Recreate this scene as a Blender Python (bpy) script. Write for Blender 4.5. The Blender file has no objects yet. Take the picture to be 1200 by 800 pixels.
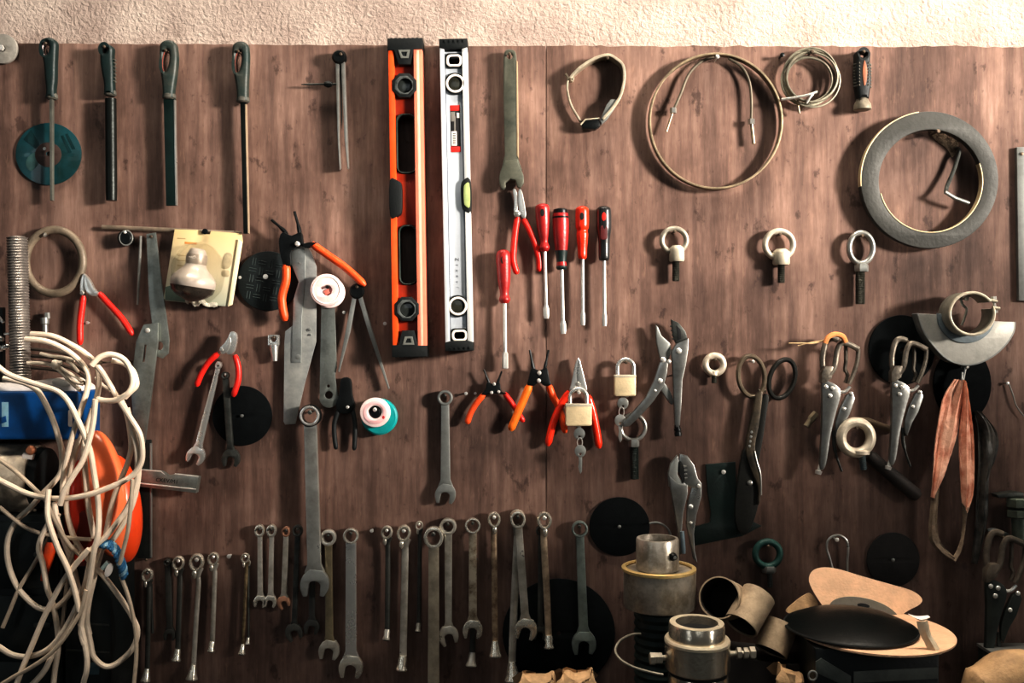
import bpy, bmesh, math, random
from mathutils import Vector
random.seed(7)
scene = bpy.context.scene
COL = scene.collection
CAMD = 1250.0          # camera distance from the board, mm
PI = math.pi

def kk(d):
    return (CAMD - d) / CAMD / 1000.0

def S(h):
    """sRGB 0-255 -> linear rgba"""
    def c(v):
        v /= 255.0
        return v / 12.92 if v <= 0.04045 else ((v + 0.055) / 1.055) ** 2.4
    return (c(h[0]), c(h[1]), c(h[2]), 1.0)

# ------------------------------------------------------------------ geometry
class G:
    def __init__(s): s.v = []; s.f = []
    def __add__(s, o):
        g = G(); g.v = s.v + o.v; n = len(s.v)
        g.f = s.f + [tuple(i + n for i in f) for f in o.f]; return g

def circle(cx, cy, rx, ry=None, n=40, a0=0.0, a1=2 * PI, rot=0.0):
    ry = rx if ry is None else ry
    full = abs(a1 - a0 - 2 * PI) < 1e-6
    m = n if full else n + 1
    out = []
    for i in range(m):
        a = a0 + (a1 - a0) * i / n
        x, y = rx * math.cos(a), ry * math.sin(a)
        out.append((cx + x * math.cos(rot) - y * math.sin(rot), cy + x * math.sin(rot) + y * math.cos(rot)))
    return out

def rrect(x0, y0, x1, y1, r=2.0, n=5):
    r = min(r, (x1 - x0) / 2 - .01, (y1 - y0) / 2 - .01)
    o = []
    for cx, cy, a in ((x1 - r, y1 - r, 0), (x0 + r, y1 - r, PI / 2), (x0 + r, y0 + r, PI), (x1 - r, y0 + r, 1.5 * PI)):
        for i in range(n + 1):
            t = a + PI / 2 * i / n
            o.append((cx + r * math.cos(t), cy + r * math.sin(t)))
    return o

def smooth(pts, n=6, closed=False):
    """Catmull-Rom through points of any dimension"""
    m = len(pts); out = []
    segs = m if closed else m - 1
    for i in range(segs):
        if closed: p0, p1, p2, p3 = (pts[(i + j - 1) % m] for j in range(4))
        else:
            p0 = pts[max(i - 1, 0)]; p1 = pts[i]; p2 = pts[i + 1]; p3 = pts[min(i + 2, m - 1)]
        for k in range(n):
            t = k / n
            out.append(tuple(0.5 * (2 * b + (c - a) * t + (2 * a - 5 * b + 4 * c - e) * t * t + (3 * b - a - 3 * c + e) * t ** 3)
                             for a, b, c, e in zip(p0, p1, p2, p3)))
    if not closed: out.append(tuple(pts[-1]))
    return out

def along(A, B):
    L = math.hypot(B[0] - A[0], B[1] - A[1]); vx, vy = (B[0] - A[0]) / L, (B[1] - A[1]) / L
    def F(u, v): return (A[0] + u * vy + v * vx, A[1] - u * vx + v * vy)
    F.L = L
    return F

def prism(loops, d0, d1, bev=0.5):
    """extrude pixel outlines (first the border, then holes) from depth d0 to d1, with bevelled rims"""
    if loops and isinstance(loops[0][0], (int, float)): loops = [loops]
    cu = bpy.data.curves.new('tmp', 'CURVE'); cu.dimensions = '2D'; cu.fill_mode = 'BOTH'
    h = (d1 - d0) / 2; bev = min(bev, h * .9)
    for lp in loops:
        sp = cu.splines.new('POLY'); sp.points.add(len(lp) - 1); sp.use_cyclic_u = True
        for p, q in zip(sp.points, lp): p.co = (q[0], -q[1], 0, 1)
    cu.extrude = max(h - bev, 0.0001)
    if bev > 0:
        cu.bevel_depth = bev; cu.bevel_resolution = 1; cu.offset = -bev
    ob = bpy.data.objects.new('tmp', cu)
    me = bpy.data.meshes.new_from_object(ob)
    g = G(); dm = (d0 + d1) / 2
    g.v = [(v.co.x, -v.co.y, dm + v.co.z) for v in me.vertices]
    g.f = [tuple(p.vertices) for p in me.polygons]
    bpy.data.objects.remove(ob); bpy.data.curves.remove(cu); bpy.data.meshes.remove(me)
    return g

def tilt(g, py0, s, px0=0, sx=0):
    g.v = [(x, y, d + (y - py0) * s + (x - px0) * sx) for x, y, d in g.v]; return g

def tube(pts, r, rd=None, n=10, closed=False, wob=0.0):
    """sweep a round or elliptical section; r across, rd in depth"""
    P = [Vector(p) for p in pts]; m = len(P)
    R = list(r) if isinstance(r, (list, tuple)) else [r] * m
    if rd is None: D = R
    else: D = list(rd) if isinstance(rd, (list, tuple)) else [rd] * m
    g = G(); up = None
    for i in range(m):
        if closed: t = P[(i + 1) % m] - P[i - 1]
        else: t = P[min(i + 1, m - 1)] - P[max(i - 1, 0)]
        t.normalize()
        z = Vector((0, 0, 1)) if up is None else up
        if rd is not None: z = Vector((0, 0, 1))
        z = z - t * z.dot(t)
        if z.length < 1e-3: z = Vector((0, 1, 0)) - t * t.y
        z.normalize(); up = z; s = t.cross(z)
        for j in range(n):
            a = 2 * PI * j / n
            w = 1 + (random.uniform(-wob, wob) if wob else 0)
            g.v.append(tuple(P[i] + s * (math.cos(a) * R[i] * w) + z * (math.sin(a) * D[i] * w)))
    for i in range(m if closed else m - 1):
        b = ((i + 1) % m) * n; a0 = i * n
        for j in range(n):
            k = (j + 1) % n
            g.f.append((a0 + j, a0 + k, b + k, b + j))
    if not closed:
        g.f.append(tuple(range(n))); g.f.append(tuple((m - 1) * n + j for j in range(n)))
    return g

def torus(cx, cy, d, rx, ry, tr, trd=None, n=48, m=10, rot=0):
    return tube([(x, y, d) for x, y in circle(cx, cy, rx, ry, n, rot=rot)], tr, trd if trd else tr, m, True)

def lathe(p0, p1, prof, n=28, cap0=True, cap1=True):
    """profile [(t, r)] with t in the units of the axis length fraction"""
    a, b = Vector(p0), Vector(p1); ax = b - a; t = ax.normalized()
    z = Vector((0, 0, 1)) - t * t.z
    if z.length < 1e-3: z = Vector((0, 1, 0)) - t * t.y
    z.normalize(); s = t.cross(z); g = G()
    for (q, r) in prof:
        c = a + ax * q
        for j in range(n):
            an = 2 * PI * j / n
            g.v.append(tuple(c + s * (math.cos(an) * r) + z * (math.sin(an) * r)))
    m = len(prof)
    for i in range(m - 1):
        for j in range(n):
            k = (j + 1) % n
            g.f.append((i * n + j, i * n + k, (i + 1) * n + k, (i + 1) * n + j))
    if cap0: g.f.append(tuple(range(n)))
    if cap1: g.f.append(tuple((m - 1) * n + j for j in range(n)))
    return g

def ball(cx, cy, d, rx, ry, rd, n=24, m=14, wob=0):
    g = G()
    for i in range(1, m):
        a = PI * i / m
        for j in range(n):
            b = 2 * PI * j / n; w = 1 + (random.uniform(-wob, wob) if wob else 0)
            g.v.append((cx + rx * math.sin(a) * math.cos(b) * w, cy - ry * math.cos(a) * w, d + rd * math.sin(a) * math.sin(b) * w))
    for i in range(m - 2):
        for j in range(n):
            k = (j + 1) % n
            g.f.append((i * n + j, i * n + k, (i + 1) * n + k, (i + 1) * n + j))
    g.v += [(cx, cy - ry, d), (cx, cy + ry, d)]; q = len(g.v)
    for j in range(n):
        k = (j + 1) % n
        g.f.append((j, k, q - 2)); g.f.append(((m - 2) * n + j, (m - 2) * n + k, q - 1))
    return g

def strip(path, th, d0, d1, closed=False, bev=.3):
    """a band of sheet metal standing on edge along a path"""
    m = len(path); L = []; R = []
    for i in range(m):
        a = path[i - 1] if (closed or i) else path[0]; b = path[(i + 1) % m] if (closed or i < m - 1) else path[-1]
        dx, dy = b[0] - a[0], b[1] - a[1]; l = math.hypot(dx, dy) or 1
        nx, ny = -dy / l * th / 2, dx / l * th / 2
        L.append((path[i][0] + nx, path[i][1] + ny)); R.append((path[i][0] - nx, path[i][1] - ny))
    return prism([L, R] if closed else [L + R[::-1]], d0, d1, bev)

def rivet(px, py, d, r, h=2.0):
    return lathe((px, py, d - .5), (px, py, d + h), [(0, r), (.5, r), (.85, r * .75), (1, r * .3)], 14)

def letters(txt, px, py, size, d, ang=0.0, th=.25, align='CENTER'):
    cu = bpy.data.curves.new('tmp', 'FONT'); cu.body = txt; cu.size = size; cu.extrude = th; cu.align_x = align; cu.align_y = 'CENTER'
    cu.resolution_u = 2
    ob = bpy.data.objects.new('tmp', cu); me = bpy.data.meshes.new_from_object(ob); g = G()
    ca, sa = math.cos(ang), math.sin(ang)
    for v in me.vertices:
        x, y = v.co.x, -v.co.y
        g.v.append((px + x * ca - y * sa, py + x * sa + y * ca, d + v.co.z))
    g.f = [tuple(p.vertices) for p in me.polygons]
    bpy.data.objects.remove(ob); bpy.data.curves.remove(cu); bpy.data.meshes.remove(me)
    return g

# ------------------------------------------------------------------ objects
def link(name, g, m, k, org, parent=None, sharp=35):
    me = bpy.data.meshes.new(name)
    vs = [((x - 600) * k - org[0], -d / 1000.0 - org[1], (400 - y) * k - org[2]) for x, y, d in g.v]
    me.from_pydata(vs, [], g.f)
    bm = bmesh.new(); bm.from_mesh(me)
    bmesh.ops.remove_doubles(bm, verts=bm.verts, dist=2e-6)
    bmesh.ops.recalc_face_normals(bm, faces=bm.faces)
    for f in bm.faces: f.smooth = True
    bm.to_mesh(me); bm.free()
    me.set_sharp_from_angle(angle=math.radians(sharp))
    me.materials.append(m)
    o = bpy.data.objects.new(name, me); COL.objects.link(o)
    if parent: o.parent = parent
    return o

class Thing:
    """an Empty with its parts; px,py is where it meets its nail or base"""
    def __init__(s, name, label, cat, px, py, d=10, group=None):
        s.k = kk(d); s.org = ((px - 600) * s.k, 0.0 if d < 60 else -d / 1000.0, (400 - py) * s.k)
        s.o = bpy.data.objects.new(name, None); COL.objects.link(s.o); s.o.location = s.org
        s.o.empty_display_size = .01
        s.o['label'] = label; s.o['category'] = cat
        if group: s.o['group'] = group
    def part(s, name, g, m, parent=None, label=None, sharp=35):
        o = link(name, g, m, s.k, s.org, parent or s.o, sharp)
        if label: o['label'] = label
        return o

def solo(name, label, cat, g, m, d=10, group=None, sharp=35):
    k = kk(d); n = len(g.v)
    cx = sum(v[0] for v in g.v) / n; by = max(v[1] for v in g.v); cd = min(v[2] for v in g.v)
    org = ((cx - 600) * k, -cd / 1000.0, (400 - by) * k)
    o = link(name, g, m, k, org, None, sharp); o.location = org
    o['label'] = label; o['category'] = cat
    if group: o['group'] = group
    return o

def struct(name, g, m, d=0):
    o = link(name, g, m, kk(d), (0, 0, 0)); o['kind'] = 'structure'; return o

# ------------------------------------------------------------------ materials
MATS = {}
def mat(name, col, rough=.5, metal=0.0, var=.35, scale=55, bump=.06, dark=None, spec=.5, coat=0):
    """noise-worn procedural material"""
    if name in MATS: return MATS[name]
    m = bpy.data.materials.new(name); m.use_nodes = True; nt = m.node_tree; N = nt.nodes; b = N['Principled BSDF']
    tc = N.new('ShaderNodeTexCoord'); no = N.new('ShaderNodeTexNoise')
    no.inputs['Scale'].default_value = scale; no.inputs['Detail'].default_value = 6; no.inputs['Roughness'].default_value = .65
    geo = N.new('ShaderNodeNewGeometry')
    nt.links.new(geo.outputs['Position'], no.inputs['Vector'])
    rp = N.new('ShaderNodeValToRGB'); c = S(col)
    dk = S(dark) if dark else tuple(x * (1 - var) for x in c[:3]) + (1,)
    rp.color_ramp.elements[0].position = .36; rp.color_ramp.elements[0].color = dk
    rp.color_ramp.elements[1].position = .6; rp.color_ramp.elements[1].color = c
    nt.links.new(no.outputs['Fac'], rp.inputs['Fac']); nt.links.new(rp.outputs['Color'], b.inputs['Base Color'])
    mr = N.new('ShaderNodeMapRange'); mr.inputs['To Min'].default_value = min(1, rough + .12); mr.inputs['To Max'].default_value = max(.05, rough - .1)
    nt.links.new(no.outputs['Fac'], mr.inputs['Value']); nt.links.new(mr.outputs['Result'], b.inputs['Roughness'])
    b.inputs['Metallic'].default_value = metal; b.inputs['Specular IOR Level'].default_value = spec
    if coat: b.inputs['Coat Weight'].default_value = coat
    if bump:
        n2 = N.new('ShaderNodeTexNoise'); n2.inputs['Scale'].default_value = scale * 6; n2.inputs['Detail'].default_value = 3
        nt.links.new(geo.outputs['Position'], n2.inputs['Vector'])
        bp = N.new('ShaderNodeBump'); bp.inputs['Strength'].default_value = bump * 4; bp.inputs['Distance'].default_value = .001
        nt.links.new(n2.outputs['Fac'], bp.inputs['Height']); nt.links.new(bp.outputs['Normal'], b.inputs['Normal'])
    MATS[name] = m; return m

steel   = mat('worn_steel', (186, 186, 180), .3, .7, .3, 40, .03, dark=(156, 154, 148))
chrome  = mat('chrome', (222, 221, 216), .27, .8, .12, 40, 0)
bright  = mat('bright_steel', (216, 214, 208), .33, .55, .2, 50)
grey    = mat('grey_steel', (152, 154, 150), .4, .6, .25, 40, .03)
dsteel  = mat('dark_steel', (84, 86, 82), .42, .65, .5, 70)
gauge   = mat('oiled_gauge_steel', (146, 150, 144), .38, .7, .4, 45)
black   = mat('black_rubber', (14, 20, 20), .6, 0, .3, 60)
blackm  = mat('black_metal', (30, 33, 33), .38, .5, .4, 60)
dgreen  = mat('dark_green_plastic', (20, 40, 38), .5, 0, .3, 60)
ngreen  = mat('near_black_green_plate', (14, 34, 30), .5, 0, .4, 40)
greyrub = mat('greyed_rubber', (92, 90, 82), .6, 0, .3, 60)
disc_bk = mat('black_abrasive', (11, 16, 17), .85, 0, .3, 120, .05, spec=.15)
orange  = mat('orange_paint', (240, 98, 40), .38, 0, .2, 40, coat=.3)
oweb    = mat('dark_orange_web', (142, 42, 6), .45, 0, .25, 40)
ogrip   = mat('orange_grip', (236, 92, 38), .45, 0, .25, 60)
obright = mat('yellow_orange_grip', (240, 122, 34), .45, 0, .2, 60)
rgrip   = mat('red_grip', (214, 46, 34), .4, 0, .25, 60)
red     = mat('red_plastic', (206, 36, 30), .3, 0, .3, 60, coat=.4)
rdark   = mat('dull_red_plastic', (160, 40, 38), .4, 0, .3, 60)
ored    = mat('orange_red_plastic', (232, 58, 26), .3, 0, .2, 60, coat=.4)
alu     = mat('white_silver_aluminium', (200, 205, 210), .36, .25, .1, 30, .02)
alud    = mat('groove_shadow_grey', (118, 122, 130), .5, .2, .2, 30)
white   = mat('white_plastic', (232, 224, 216), .45, 0, .12, 50)
pinkw   = mat('pinkish_white_plastic', (236, 214, 210), .45, 0, .15, 60)
cream   = mat('cream_collar_steel', (188, 180, 162), .5, .15, .25, 60)
brass   = mat('pale_brass', (222, 204, 170), .4, .25, .2, 60)
hole    = mat('dark_hole', (10, 12, 12), .8, 0, .1, 50, 0)
glassg  = mat('vial_grey_glass', (96, 100, 98), .15, 0, .2, 40, 0, coat=.6)
glassy  = mat('vial_green_glass', (176, 188, 130), .12, 0, .2, 60, 0, coat=.8)
cord    = mat('off_white_cable', (232, 216, 196), .5, 0, .16, 50, .03)
peach   = mat('peach_abrasive_paper', (226, 188, 156), .75, 0, .15, 60, .15)
tan     = mat('tan_leather', (196, 164, 126), .7, 0, .35, 45, .2)
card    = mat('dusty_cardboard', (176, 158, 134), .8, 0, .35, 50, .15)
rag     = mat('peach_leather', (246, 200, 174), .6, 0, .42, 45, .2, dark=(208, 142, 116))
ragd    = mat('brown_leather', (150, 132, 112), .7, 0, .5, 55, .25)  # browner tone for the lower loop of the strap
blue    = mat('blue_painted_metal', (6, 82, 140), .4, 0, .3, 30)
ringm   = mat('grey_coated_ring', (70, 70, 66), .6, .15, .2, 40, .1)
ringe   = mat('pale_ring_edge', (214, 196, 160), .5, .2, .25, 60)  # pale arcs along parts of the ring's edges
rust    = mat('rusty_nail', (110, 96, 82), .5, .5, .5, 90)
# ------------------------------------------------------------------ setting
def board_mat():
    m = bpy.data.materials.new('stained_plywood'); m.use_nodes = True; nt = m.node_tree; N = nt.nodes; L = nt.links; b = N['Principled BSDF']
    geo = N.new('ShaderNodeNewGeometry')
    def noise(sx, sz, sc, det=5, ro=.6, off=0):
        mp = N.new('ShaderNodeMapping'); mp.inputs['Scale'].default_value = (sx, sx, sz); mp.inputs['Location'].default_value = (off, 0, off)
        L.new(geo.outputs['Position'], mp.inputs['Vector'])
        n = N.new('ShaderNodeTexNoise'); n.inputs['Scale'].default_value = sc; n.inputs['Detail'].default_value = det; n.inputs['Roughness'].default_value = ro
        L.new(mp.outputs['Vector'], n.inputs['Vector']); return n
    def ramp(src, stops):
        r = N.new('ShaderNodeValToRGB'); e = r.color_ramp.elements
        e[0].position, e[0].color = stops[0][0], S(stops[0][1]); e[1].position, e[1].color = stops[-1][0], S(stops[-1][1])
        for p, c in stops[1:-1]:
            x = e.new(p); x.color = S(c)
        L.new(src, r.inputs['Fac']); return r
    def mix(a, bcol, fac, mode='MIX', f=1.0):
        x = N.new('ShaderNodeMix'); x.data_type = 'RGBA'; x.blend_type = mode; x.inputs[0].default_value = f
        if fac: L.new(fac, x.inputs[0])
        L.new(a, x.inputs[6])
        if isinstance(bcol, tuple): x.inputs[7].default_value = bcol
        else: L.new(bcol, x.inputs[7])
        return x.outputs[2]
    grain = noise(1.0, .1, 90, 7, .7)
    g2 = noise(1.0, .05, 26, 4, .6, 3.1)
    base = ramp(grain.outputs['Fac'], [(.28, (110, 90, 82)), (.5, (144, 120, 109)), (.72, (172, 148, 136))])
    tone = ramp(g2.outputs['Fac'], [(.3, (196, 190, 188)), (.68, (255, 250, 246))])
    c = mix(base.outputs['Color'], tone.outputs['Color'], None, 'MULTIPLY')
    blot = noise(1, .7, 7, 5, .65, 1.7)
    bl = ramp(blot.outputs['Fac'], [(.36, (140, 132, 130)), (.48, (206, 200, 198)), (.62, (255, 255, 255))])
    c = mix(c, bl.outputs['Color'], None, 'MULTIPLY', .8)
    spot = noise(1, .62, 44, 6, .62, 8.2)
    sp = ramp(spot.outputs['Fac'], [(.595, (0, 0, 0)), (.66, (205, 205, 205))])
    c = mix(c, S((46, 30, 26)), sp.outputs['Color'])
    s2 = noise(1, .7, 120, 5, .6, 5.2)
    sq = ramp(s2.outputs['Fac'], [(.625, (0, 0, 0)), (.69, (150, 150, 150))])
    c = mix(c, S((56, 38, 32)), sq.outputs['Color'])
    sc = noise(1, .2, 150, 6, .7, 2.2)
    sr = ramp(sc.outputs['Fac'], [(.58, (0, 0, 0)), (.72, (120, 120, 120))])
    c = mix(c, S((196, 160, 136)), sr.outputs['Color'])
    L.new(c, b.inputs['Base Color'])
    b.inputs['Roughness'].default_value = .62; b.inputs['Specular IOR Level'].default_value = .35
    bp = N.new('ShaderNodeBump'); bp.inputs['Strength'].default_value = .35; bp.inputs['Distance'].default_value = .0012
    L.new(grain.outputs['Fac'], bp.inputs['Height']); L.new(bp.outputs['Normal'], b.inputs['Normal'])
    return m

def plaster_mat():
    m = bpy.data.materials.new('rough_plaster'); m.use_nodes = True; nt = m.node_tree; N = nt.nodes; L = nt.links; b = N['Principled BSDF']
    geo = N.new('ShaderNodeNewGeometry')
    n1 = N.new('ShaderNodeTexNoise'); n1.inputs['Scale'].default_value = 190; n1.inputs['Detail'].default_value = 4; n1.inputs['Distortion'].default_value = .5; n1.inputs['Roughness'].default_value = .55
    n2 = N.new('ShaderNodeTexNoise'); n2.inputs['Scale'].default_value = 14; n2.inputs['Detail'].default_value = 5
    L.new(geo.outputs['Position'], n1.inputs['Vector']); L.new(geo.outputs['Position'], n2.inputs['Vector'])
    r = N.new('ShaderNodeValToRGB'); e = r.color_ramp.elements
    e[0].position, e[0].color = .3, S((158, 143, 134)); e[1].position, e[1].color = .62, S((184, 171, 161))
    L.new(n2.outputs['Fac'], r.inputs['Fac']); L.new(r.outputs['Color'], b.inputs['Base Color'])
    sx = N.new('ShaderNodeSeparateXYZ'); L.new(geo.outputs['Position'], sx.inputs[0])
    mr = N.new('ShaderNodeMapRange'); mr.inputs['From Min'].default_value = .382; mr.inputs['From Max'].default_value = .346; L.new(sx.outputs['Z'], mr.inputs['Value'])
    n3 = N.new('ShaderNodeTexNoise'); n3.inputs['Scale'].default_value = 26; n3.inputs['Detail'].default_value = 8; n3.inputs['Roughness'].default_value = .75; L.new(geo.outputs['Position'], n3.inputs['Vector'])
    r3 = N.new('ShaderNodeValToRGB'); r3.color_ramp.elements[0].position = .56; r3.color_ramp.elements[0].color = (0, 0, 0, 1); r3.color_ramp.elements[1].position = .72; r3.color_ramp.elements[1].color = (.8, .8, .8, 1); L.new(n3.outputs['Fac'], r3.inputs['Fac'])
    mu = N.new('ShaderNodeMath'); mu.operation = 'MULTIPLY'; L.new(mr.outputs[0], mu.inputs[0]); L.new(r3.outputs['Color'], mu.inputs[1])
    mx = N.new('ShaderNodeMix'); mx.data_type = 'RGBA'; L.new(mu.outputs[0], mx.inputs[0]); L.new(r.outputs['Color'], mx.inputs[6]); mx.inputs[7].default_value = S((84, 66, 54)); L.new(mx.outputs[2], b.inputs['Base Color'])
    b.inputs['Roughness'].default_value = .9; b.inputs['Specular IOR Level'].default_value = .15
    bp = N.new('ShaderNodeBump'); bp.inputs['Strength'].default_value = .7; bp.inputs['Distance'].default_value = .004
    L.new(n1.outputs['Fac'], bp.inputs['Height']); L.new(bp.outputs['Normal'], b.inputs['Normal'])
    return m

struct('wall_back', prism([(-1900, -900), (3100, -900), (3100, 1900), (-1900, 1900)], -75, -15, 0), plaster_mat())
bm_ = board_mat()
def board(x0, x1, ya, yb, label):
    top = []
    n = int((x1 - x0) / 9)
    for i in range(n + 1):
        t = i / n; x = x0 + (x1 - x0) * t
        top.append((x, ya + (yb - ya) * t + (random.uniform(-.9, .9) if i % 2 else random.uniform(-.3, .5)) * (1.6 if x > 640 else .8)))
    solo('plywood_panel', label, 'wooden board', prism(top + [(x1, 818), (x0, 818)], -14.9, 0, .4), bm_, 0)
board(-500, 639.6, 47.5, 54, 'brown stained plywood panel left of the vertical seam, behind the spirit levels and files')
board(640.4, 1700, 54, 54.5, 'brown stained plywood panel right of the vertical seam, behind the eye bolts and big rings')
# the bench that carries everything standing along the bottom
benchm = mat('dark_bench_wood', (40, 34, 30), .7, 0, .4, 30)
struct('floor', prism([(-1900, 1672), (3100, 1672), (3100, 1690), (-1900, 1690)], -15, 2600, 0), mat('concrete_floor', (120, 116, 108), .8, 0, .3, 6))
T = Thing('workbench', 'dark workbench top running under all the tools, just below the foot of the board', 'bench', 600, 1672, 0)
T.part('worktop', prism([(-300, 822), (1500, 822), (1500, 862), (-300, 862)], 0.5, 430, 2), benchm)
for x in (-250, 1450):
    for d in (40, 390):
        T.part('leg', prism([(x - 30, 862), (x + 30, 862), (x + 30, 1672), (x - 30, 1672)], d - 30, d + 30, 2), benchm)
BENCH_Y = 822          # pixel row of the bench top measured on the board plane
def bench_py(d):       # the same height seen on a thing whose reference depth is d
    return 400 + (BENCH_Y - 400) * kk(0) / kk(d)

def nail(px, py, d, label, r=2.3, m=None):
    k = 1
    g = lathe((px, py, 0), (px, py, d), [(0, r * .5), (.86, r * .5), (.87, r), (.96, r), (1, r * .6)], 14)
    return solo('nail', label, 'nail', g, m or bright, d, 'nails in the tool board')
# ================================================================== generators
def oval_handle(T, pts, rs, d, m, rd=None, name='handle', wob=0):
    P = smooth([(x, y, d, r) for (x, y), r in zip(pts, rs)], 5)
    return T.part(name, tube([p[:3] for p in P], [max(.3, p[3]) for p in P], [max(.3, p[3] * (rd or 1)) for p in P], 16, wob=wob), m)

def wrench(label, A, B, R, r, w0, w1, s, m, mj=None, d=6, th=6, tl=12, nl=None, jaw=True, name='combination_wrench', group='wrenches hung in rows', Rx=None, panel=None):
    """flat-on combination wrench: ring at A, open jaw centred at B"""
    T = Thing(name, label, 'wrench', A[0], A[1], d + th, group); F = along(A, B); L = F.L; ang = math.atan2(B[0] - A[0], B[1] - A[1])
    Rx = Rx or R
    T.part('ring_end', prism([circle(A[0], A[1], Rx, R, 36, rot=-ang), circle(A[0], A[1], r * Rx / R, r, 24, rot=-ang)], d - 1, d + th + 2, 1.2), m if not mj else mj)
    q = [F(-w0 * .5, R * .86), F(-w0 * .5, R * 1.3), F(-w1 * .5, L - s * 1.4), F(-w1 * .75, L - s * .8), F(w1 * .75, L - s * .8), F(w1 * .5, L - s * 1.4), F(w0 * .5, R * 1.3), F(w0 * .5, R * .86)]
    sh = T.part('shank', prism(q, d, d + th, 1.0), m)
    if panel:
        T.part('stamped_panel', prism([F(-w0 * .2, L * .3), F(-w0 * .2, L * .72), F(w0 * .2, L * .72), F(w0 * .2, L * .3)], d + th - .3, d + th + .25, .1), panel, sh)
    if jaw:
        a = math.radians(tl)
        def J(u, v):
            u2, v2 = u * math.cos(a) - v * math.sin(a), u * math.sin(a) + v * math.cos(a)
            return F(u2 * s, L + v2 * s)
        out = smooth([(-.45, -1.0), (-.85, -.55), (-1.02, 0.0), (-.95, .5), (-.72, 1.0)], 4) + [(-.46, .95), (-.44, .3)] + \
              [(.44 * math.cos(t), .15 - .34 * math.sin(t)) for t in [PI - PI * i / 8 for i in range(9)]] + [(.44, .3), (.46, .82)] + \
              smooth([(.75, .85), (.98, .4), (1.0, -.1), (.85, -.55), (.45, -1.0)], 4)
        T.part('open_jaw', prism([J(u, v) for u, v in out], d - .5, d + th + .8, 1.0), mj or m)
    if nl: nail(A[0] - .3, A[1] - r * .45, d + th + 5, nl, max(1.5, r * .3), dsteel)
    return T

def ring_spanner(label, A, B, R, w, m, me, d=7, lean=1, nl=None, big=None, up=0):
    """double ended ring spanner seen nearly edge-on: offset ring at A, flared ring end at B"""
    T = Thing('ring_spanner', label, 'wrench', A[0], A[1], d + 5, 'wrenches hung in rows')
    T.part('ring_end', torus(A[0], A[1], d + 3, R * .8, R * 1.02, R * .27, R * .5, 28, 10, rot=.25 * lean), me)
    n = ball(A[0] - lean * R * .35, A[1] + R * 1.55, d + 3, R * .42, R * .75, R * .4, 14, 10)
    sx = A[0] + lean * R * .35
    b = big or R * .85
    end = (B[0], B[1] - b * 2.2)
    path = smooth([(A[0] + lean * R * .62, A[1] + R * .75, d + 3), (A[0] + lean * R * .15, A[1] + R * 1.9, d + 2), (sx * .5 + A[0] * .5, A[1] + R * 3.2, d + 1.5), (sx * .2 + A[0] * .1 + end[0] * .7, A[1] * .3 + end[1] * .7, d + 1.5), (end[0], end[1] + 1, d + 2)], 6)
    s = T.part('shank', tube(path, w * .5, 2.2, 12), m)
    T.part('neck', n, me, s)
    e = T.part('box_end', lathe((end[0], end[1] - 2, d + 2), (B[0] - lean * b * .25, B[1], d + 4.5), [(0, w * .5), (.25, w * .62), (.6, b * .72), (.92, b), (1, b * .92)], 20), me)
    T.part('bore', lathe((B[0] - lean * b * .25, B[1] - .3, d + 4.4), (B[0] - lean * b * .27, B[1] + .5, d + 4.8), [(0, b * .7), (1, b * .66)], 16), hole, e)
    if nl: nail(A[0], A[1] - R * .35, d + 9, nl, max(1.5, R * .3), dsteel if up else None)
    return T

def driver(label, A, H, B, prof, mh, tip='flat', ms=None, d=13, cap=None, low=None, holem=None, sw=2.2, colr=None):
    """screwdriver hanging from its handle: A top, H handle end, B blade end"""
    T = Thing('screwdriver', label, 'screwdriver', A[0], A[1], d + 6, 'screwdrivers below the long wrench')
    ms = ms or bright
    P = smooth([(q,r) for q, r in prof], 5)
    h = T.part('handle', lathe((A[0], A[1], d), (H[0], H[1], d), P, 20), mh)
    F = along(A, H)
    if cap: T.part('end_cap', lathe((A[0], A[1] - .5, d), F(0, F.L * .17) + (d,), [(0, P[0][1] + .4), (.1, 8.2), (.9, 9.6), (1, 9)], 20), cap, h)
    if low:
        T.part('lower_sleeve', lathe(F(0, F.L * .69) + (d,), (H[0], H[1] + .4, d), [(0, 7.6), (.35, 6.2), (.7, 5.4), (.9, 6.6), (1, 5)], 20), low, h)
    if holem:
        c = F(-.6, F.L * .2); rr = 7.2
        T.part('hanging_hole', prism(circle(c[0], c[1], 2.4, 4.4, 16), d + rr * .8, d + rr * 1.17, .2), hole, h)
    G2 = along(H, B)
    if tip == 'socket':
        T.part('shaft', lathe((H[0], H[1] - 1, d), (B[0], B[1] - 14, d), [(0, sw), (1, sw)], 14), ms)
        T.part('socket_tip', lathe((B[0], B[1] - 20, d), (B[0], B[1], d), [(0, sw), (.12, 3.6), (.96, 3.9), (1, 3.2)], 6), ms)
    else:
        s = T.part('shaft', lathe((H[0], H[1] - 1, d), G2(0, G2.L - 15) + (d,), [(0, sw), (1, sw)], 14), ms)
        p, q = G2(0, G2.L - 16), B
        w = 3.6 if tip == 'flat' else 3.0
        T.part('blade_tip', tube([p + (d,), G2(0, G2.L - 12) + (d,), G2(0, G2.L - 4) + (d,), q + (d,)], [sw, w, w, w * .8], [sw, 2, 1.4, .8], 12), ms, s)
    nail(A[0] + .3, A[1] + 3.2, 5.5, 'nail behind the ' + ' '.join(label.split()[:9]), 1.6, rust)
    return T

# ================================================================== top row
T = Thing('grinding_disc', 'pale grey disc cut off at the left edge of the photo, board top corner', 'disc', 1, 56, 10)
T.part('disc', prism([circle(1, 56, 17.5), circle(1, 56, 3.5)], 2, 7, .8), mat('pale_grey_stone', (150, 146, 138), .7, 0, .3, 60))
T.part('centre_bolt', lathe((1, 56, 0), (1, 56, 12), [(0, 2.5), (.7, 2.5), (.71, 4), (1, 3.4)], 6), bright)

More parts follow.
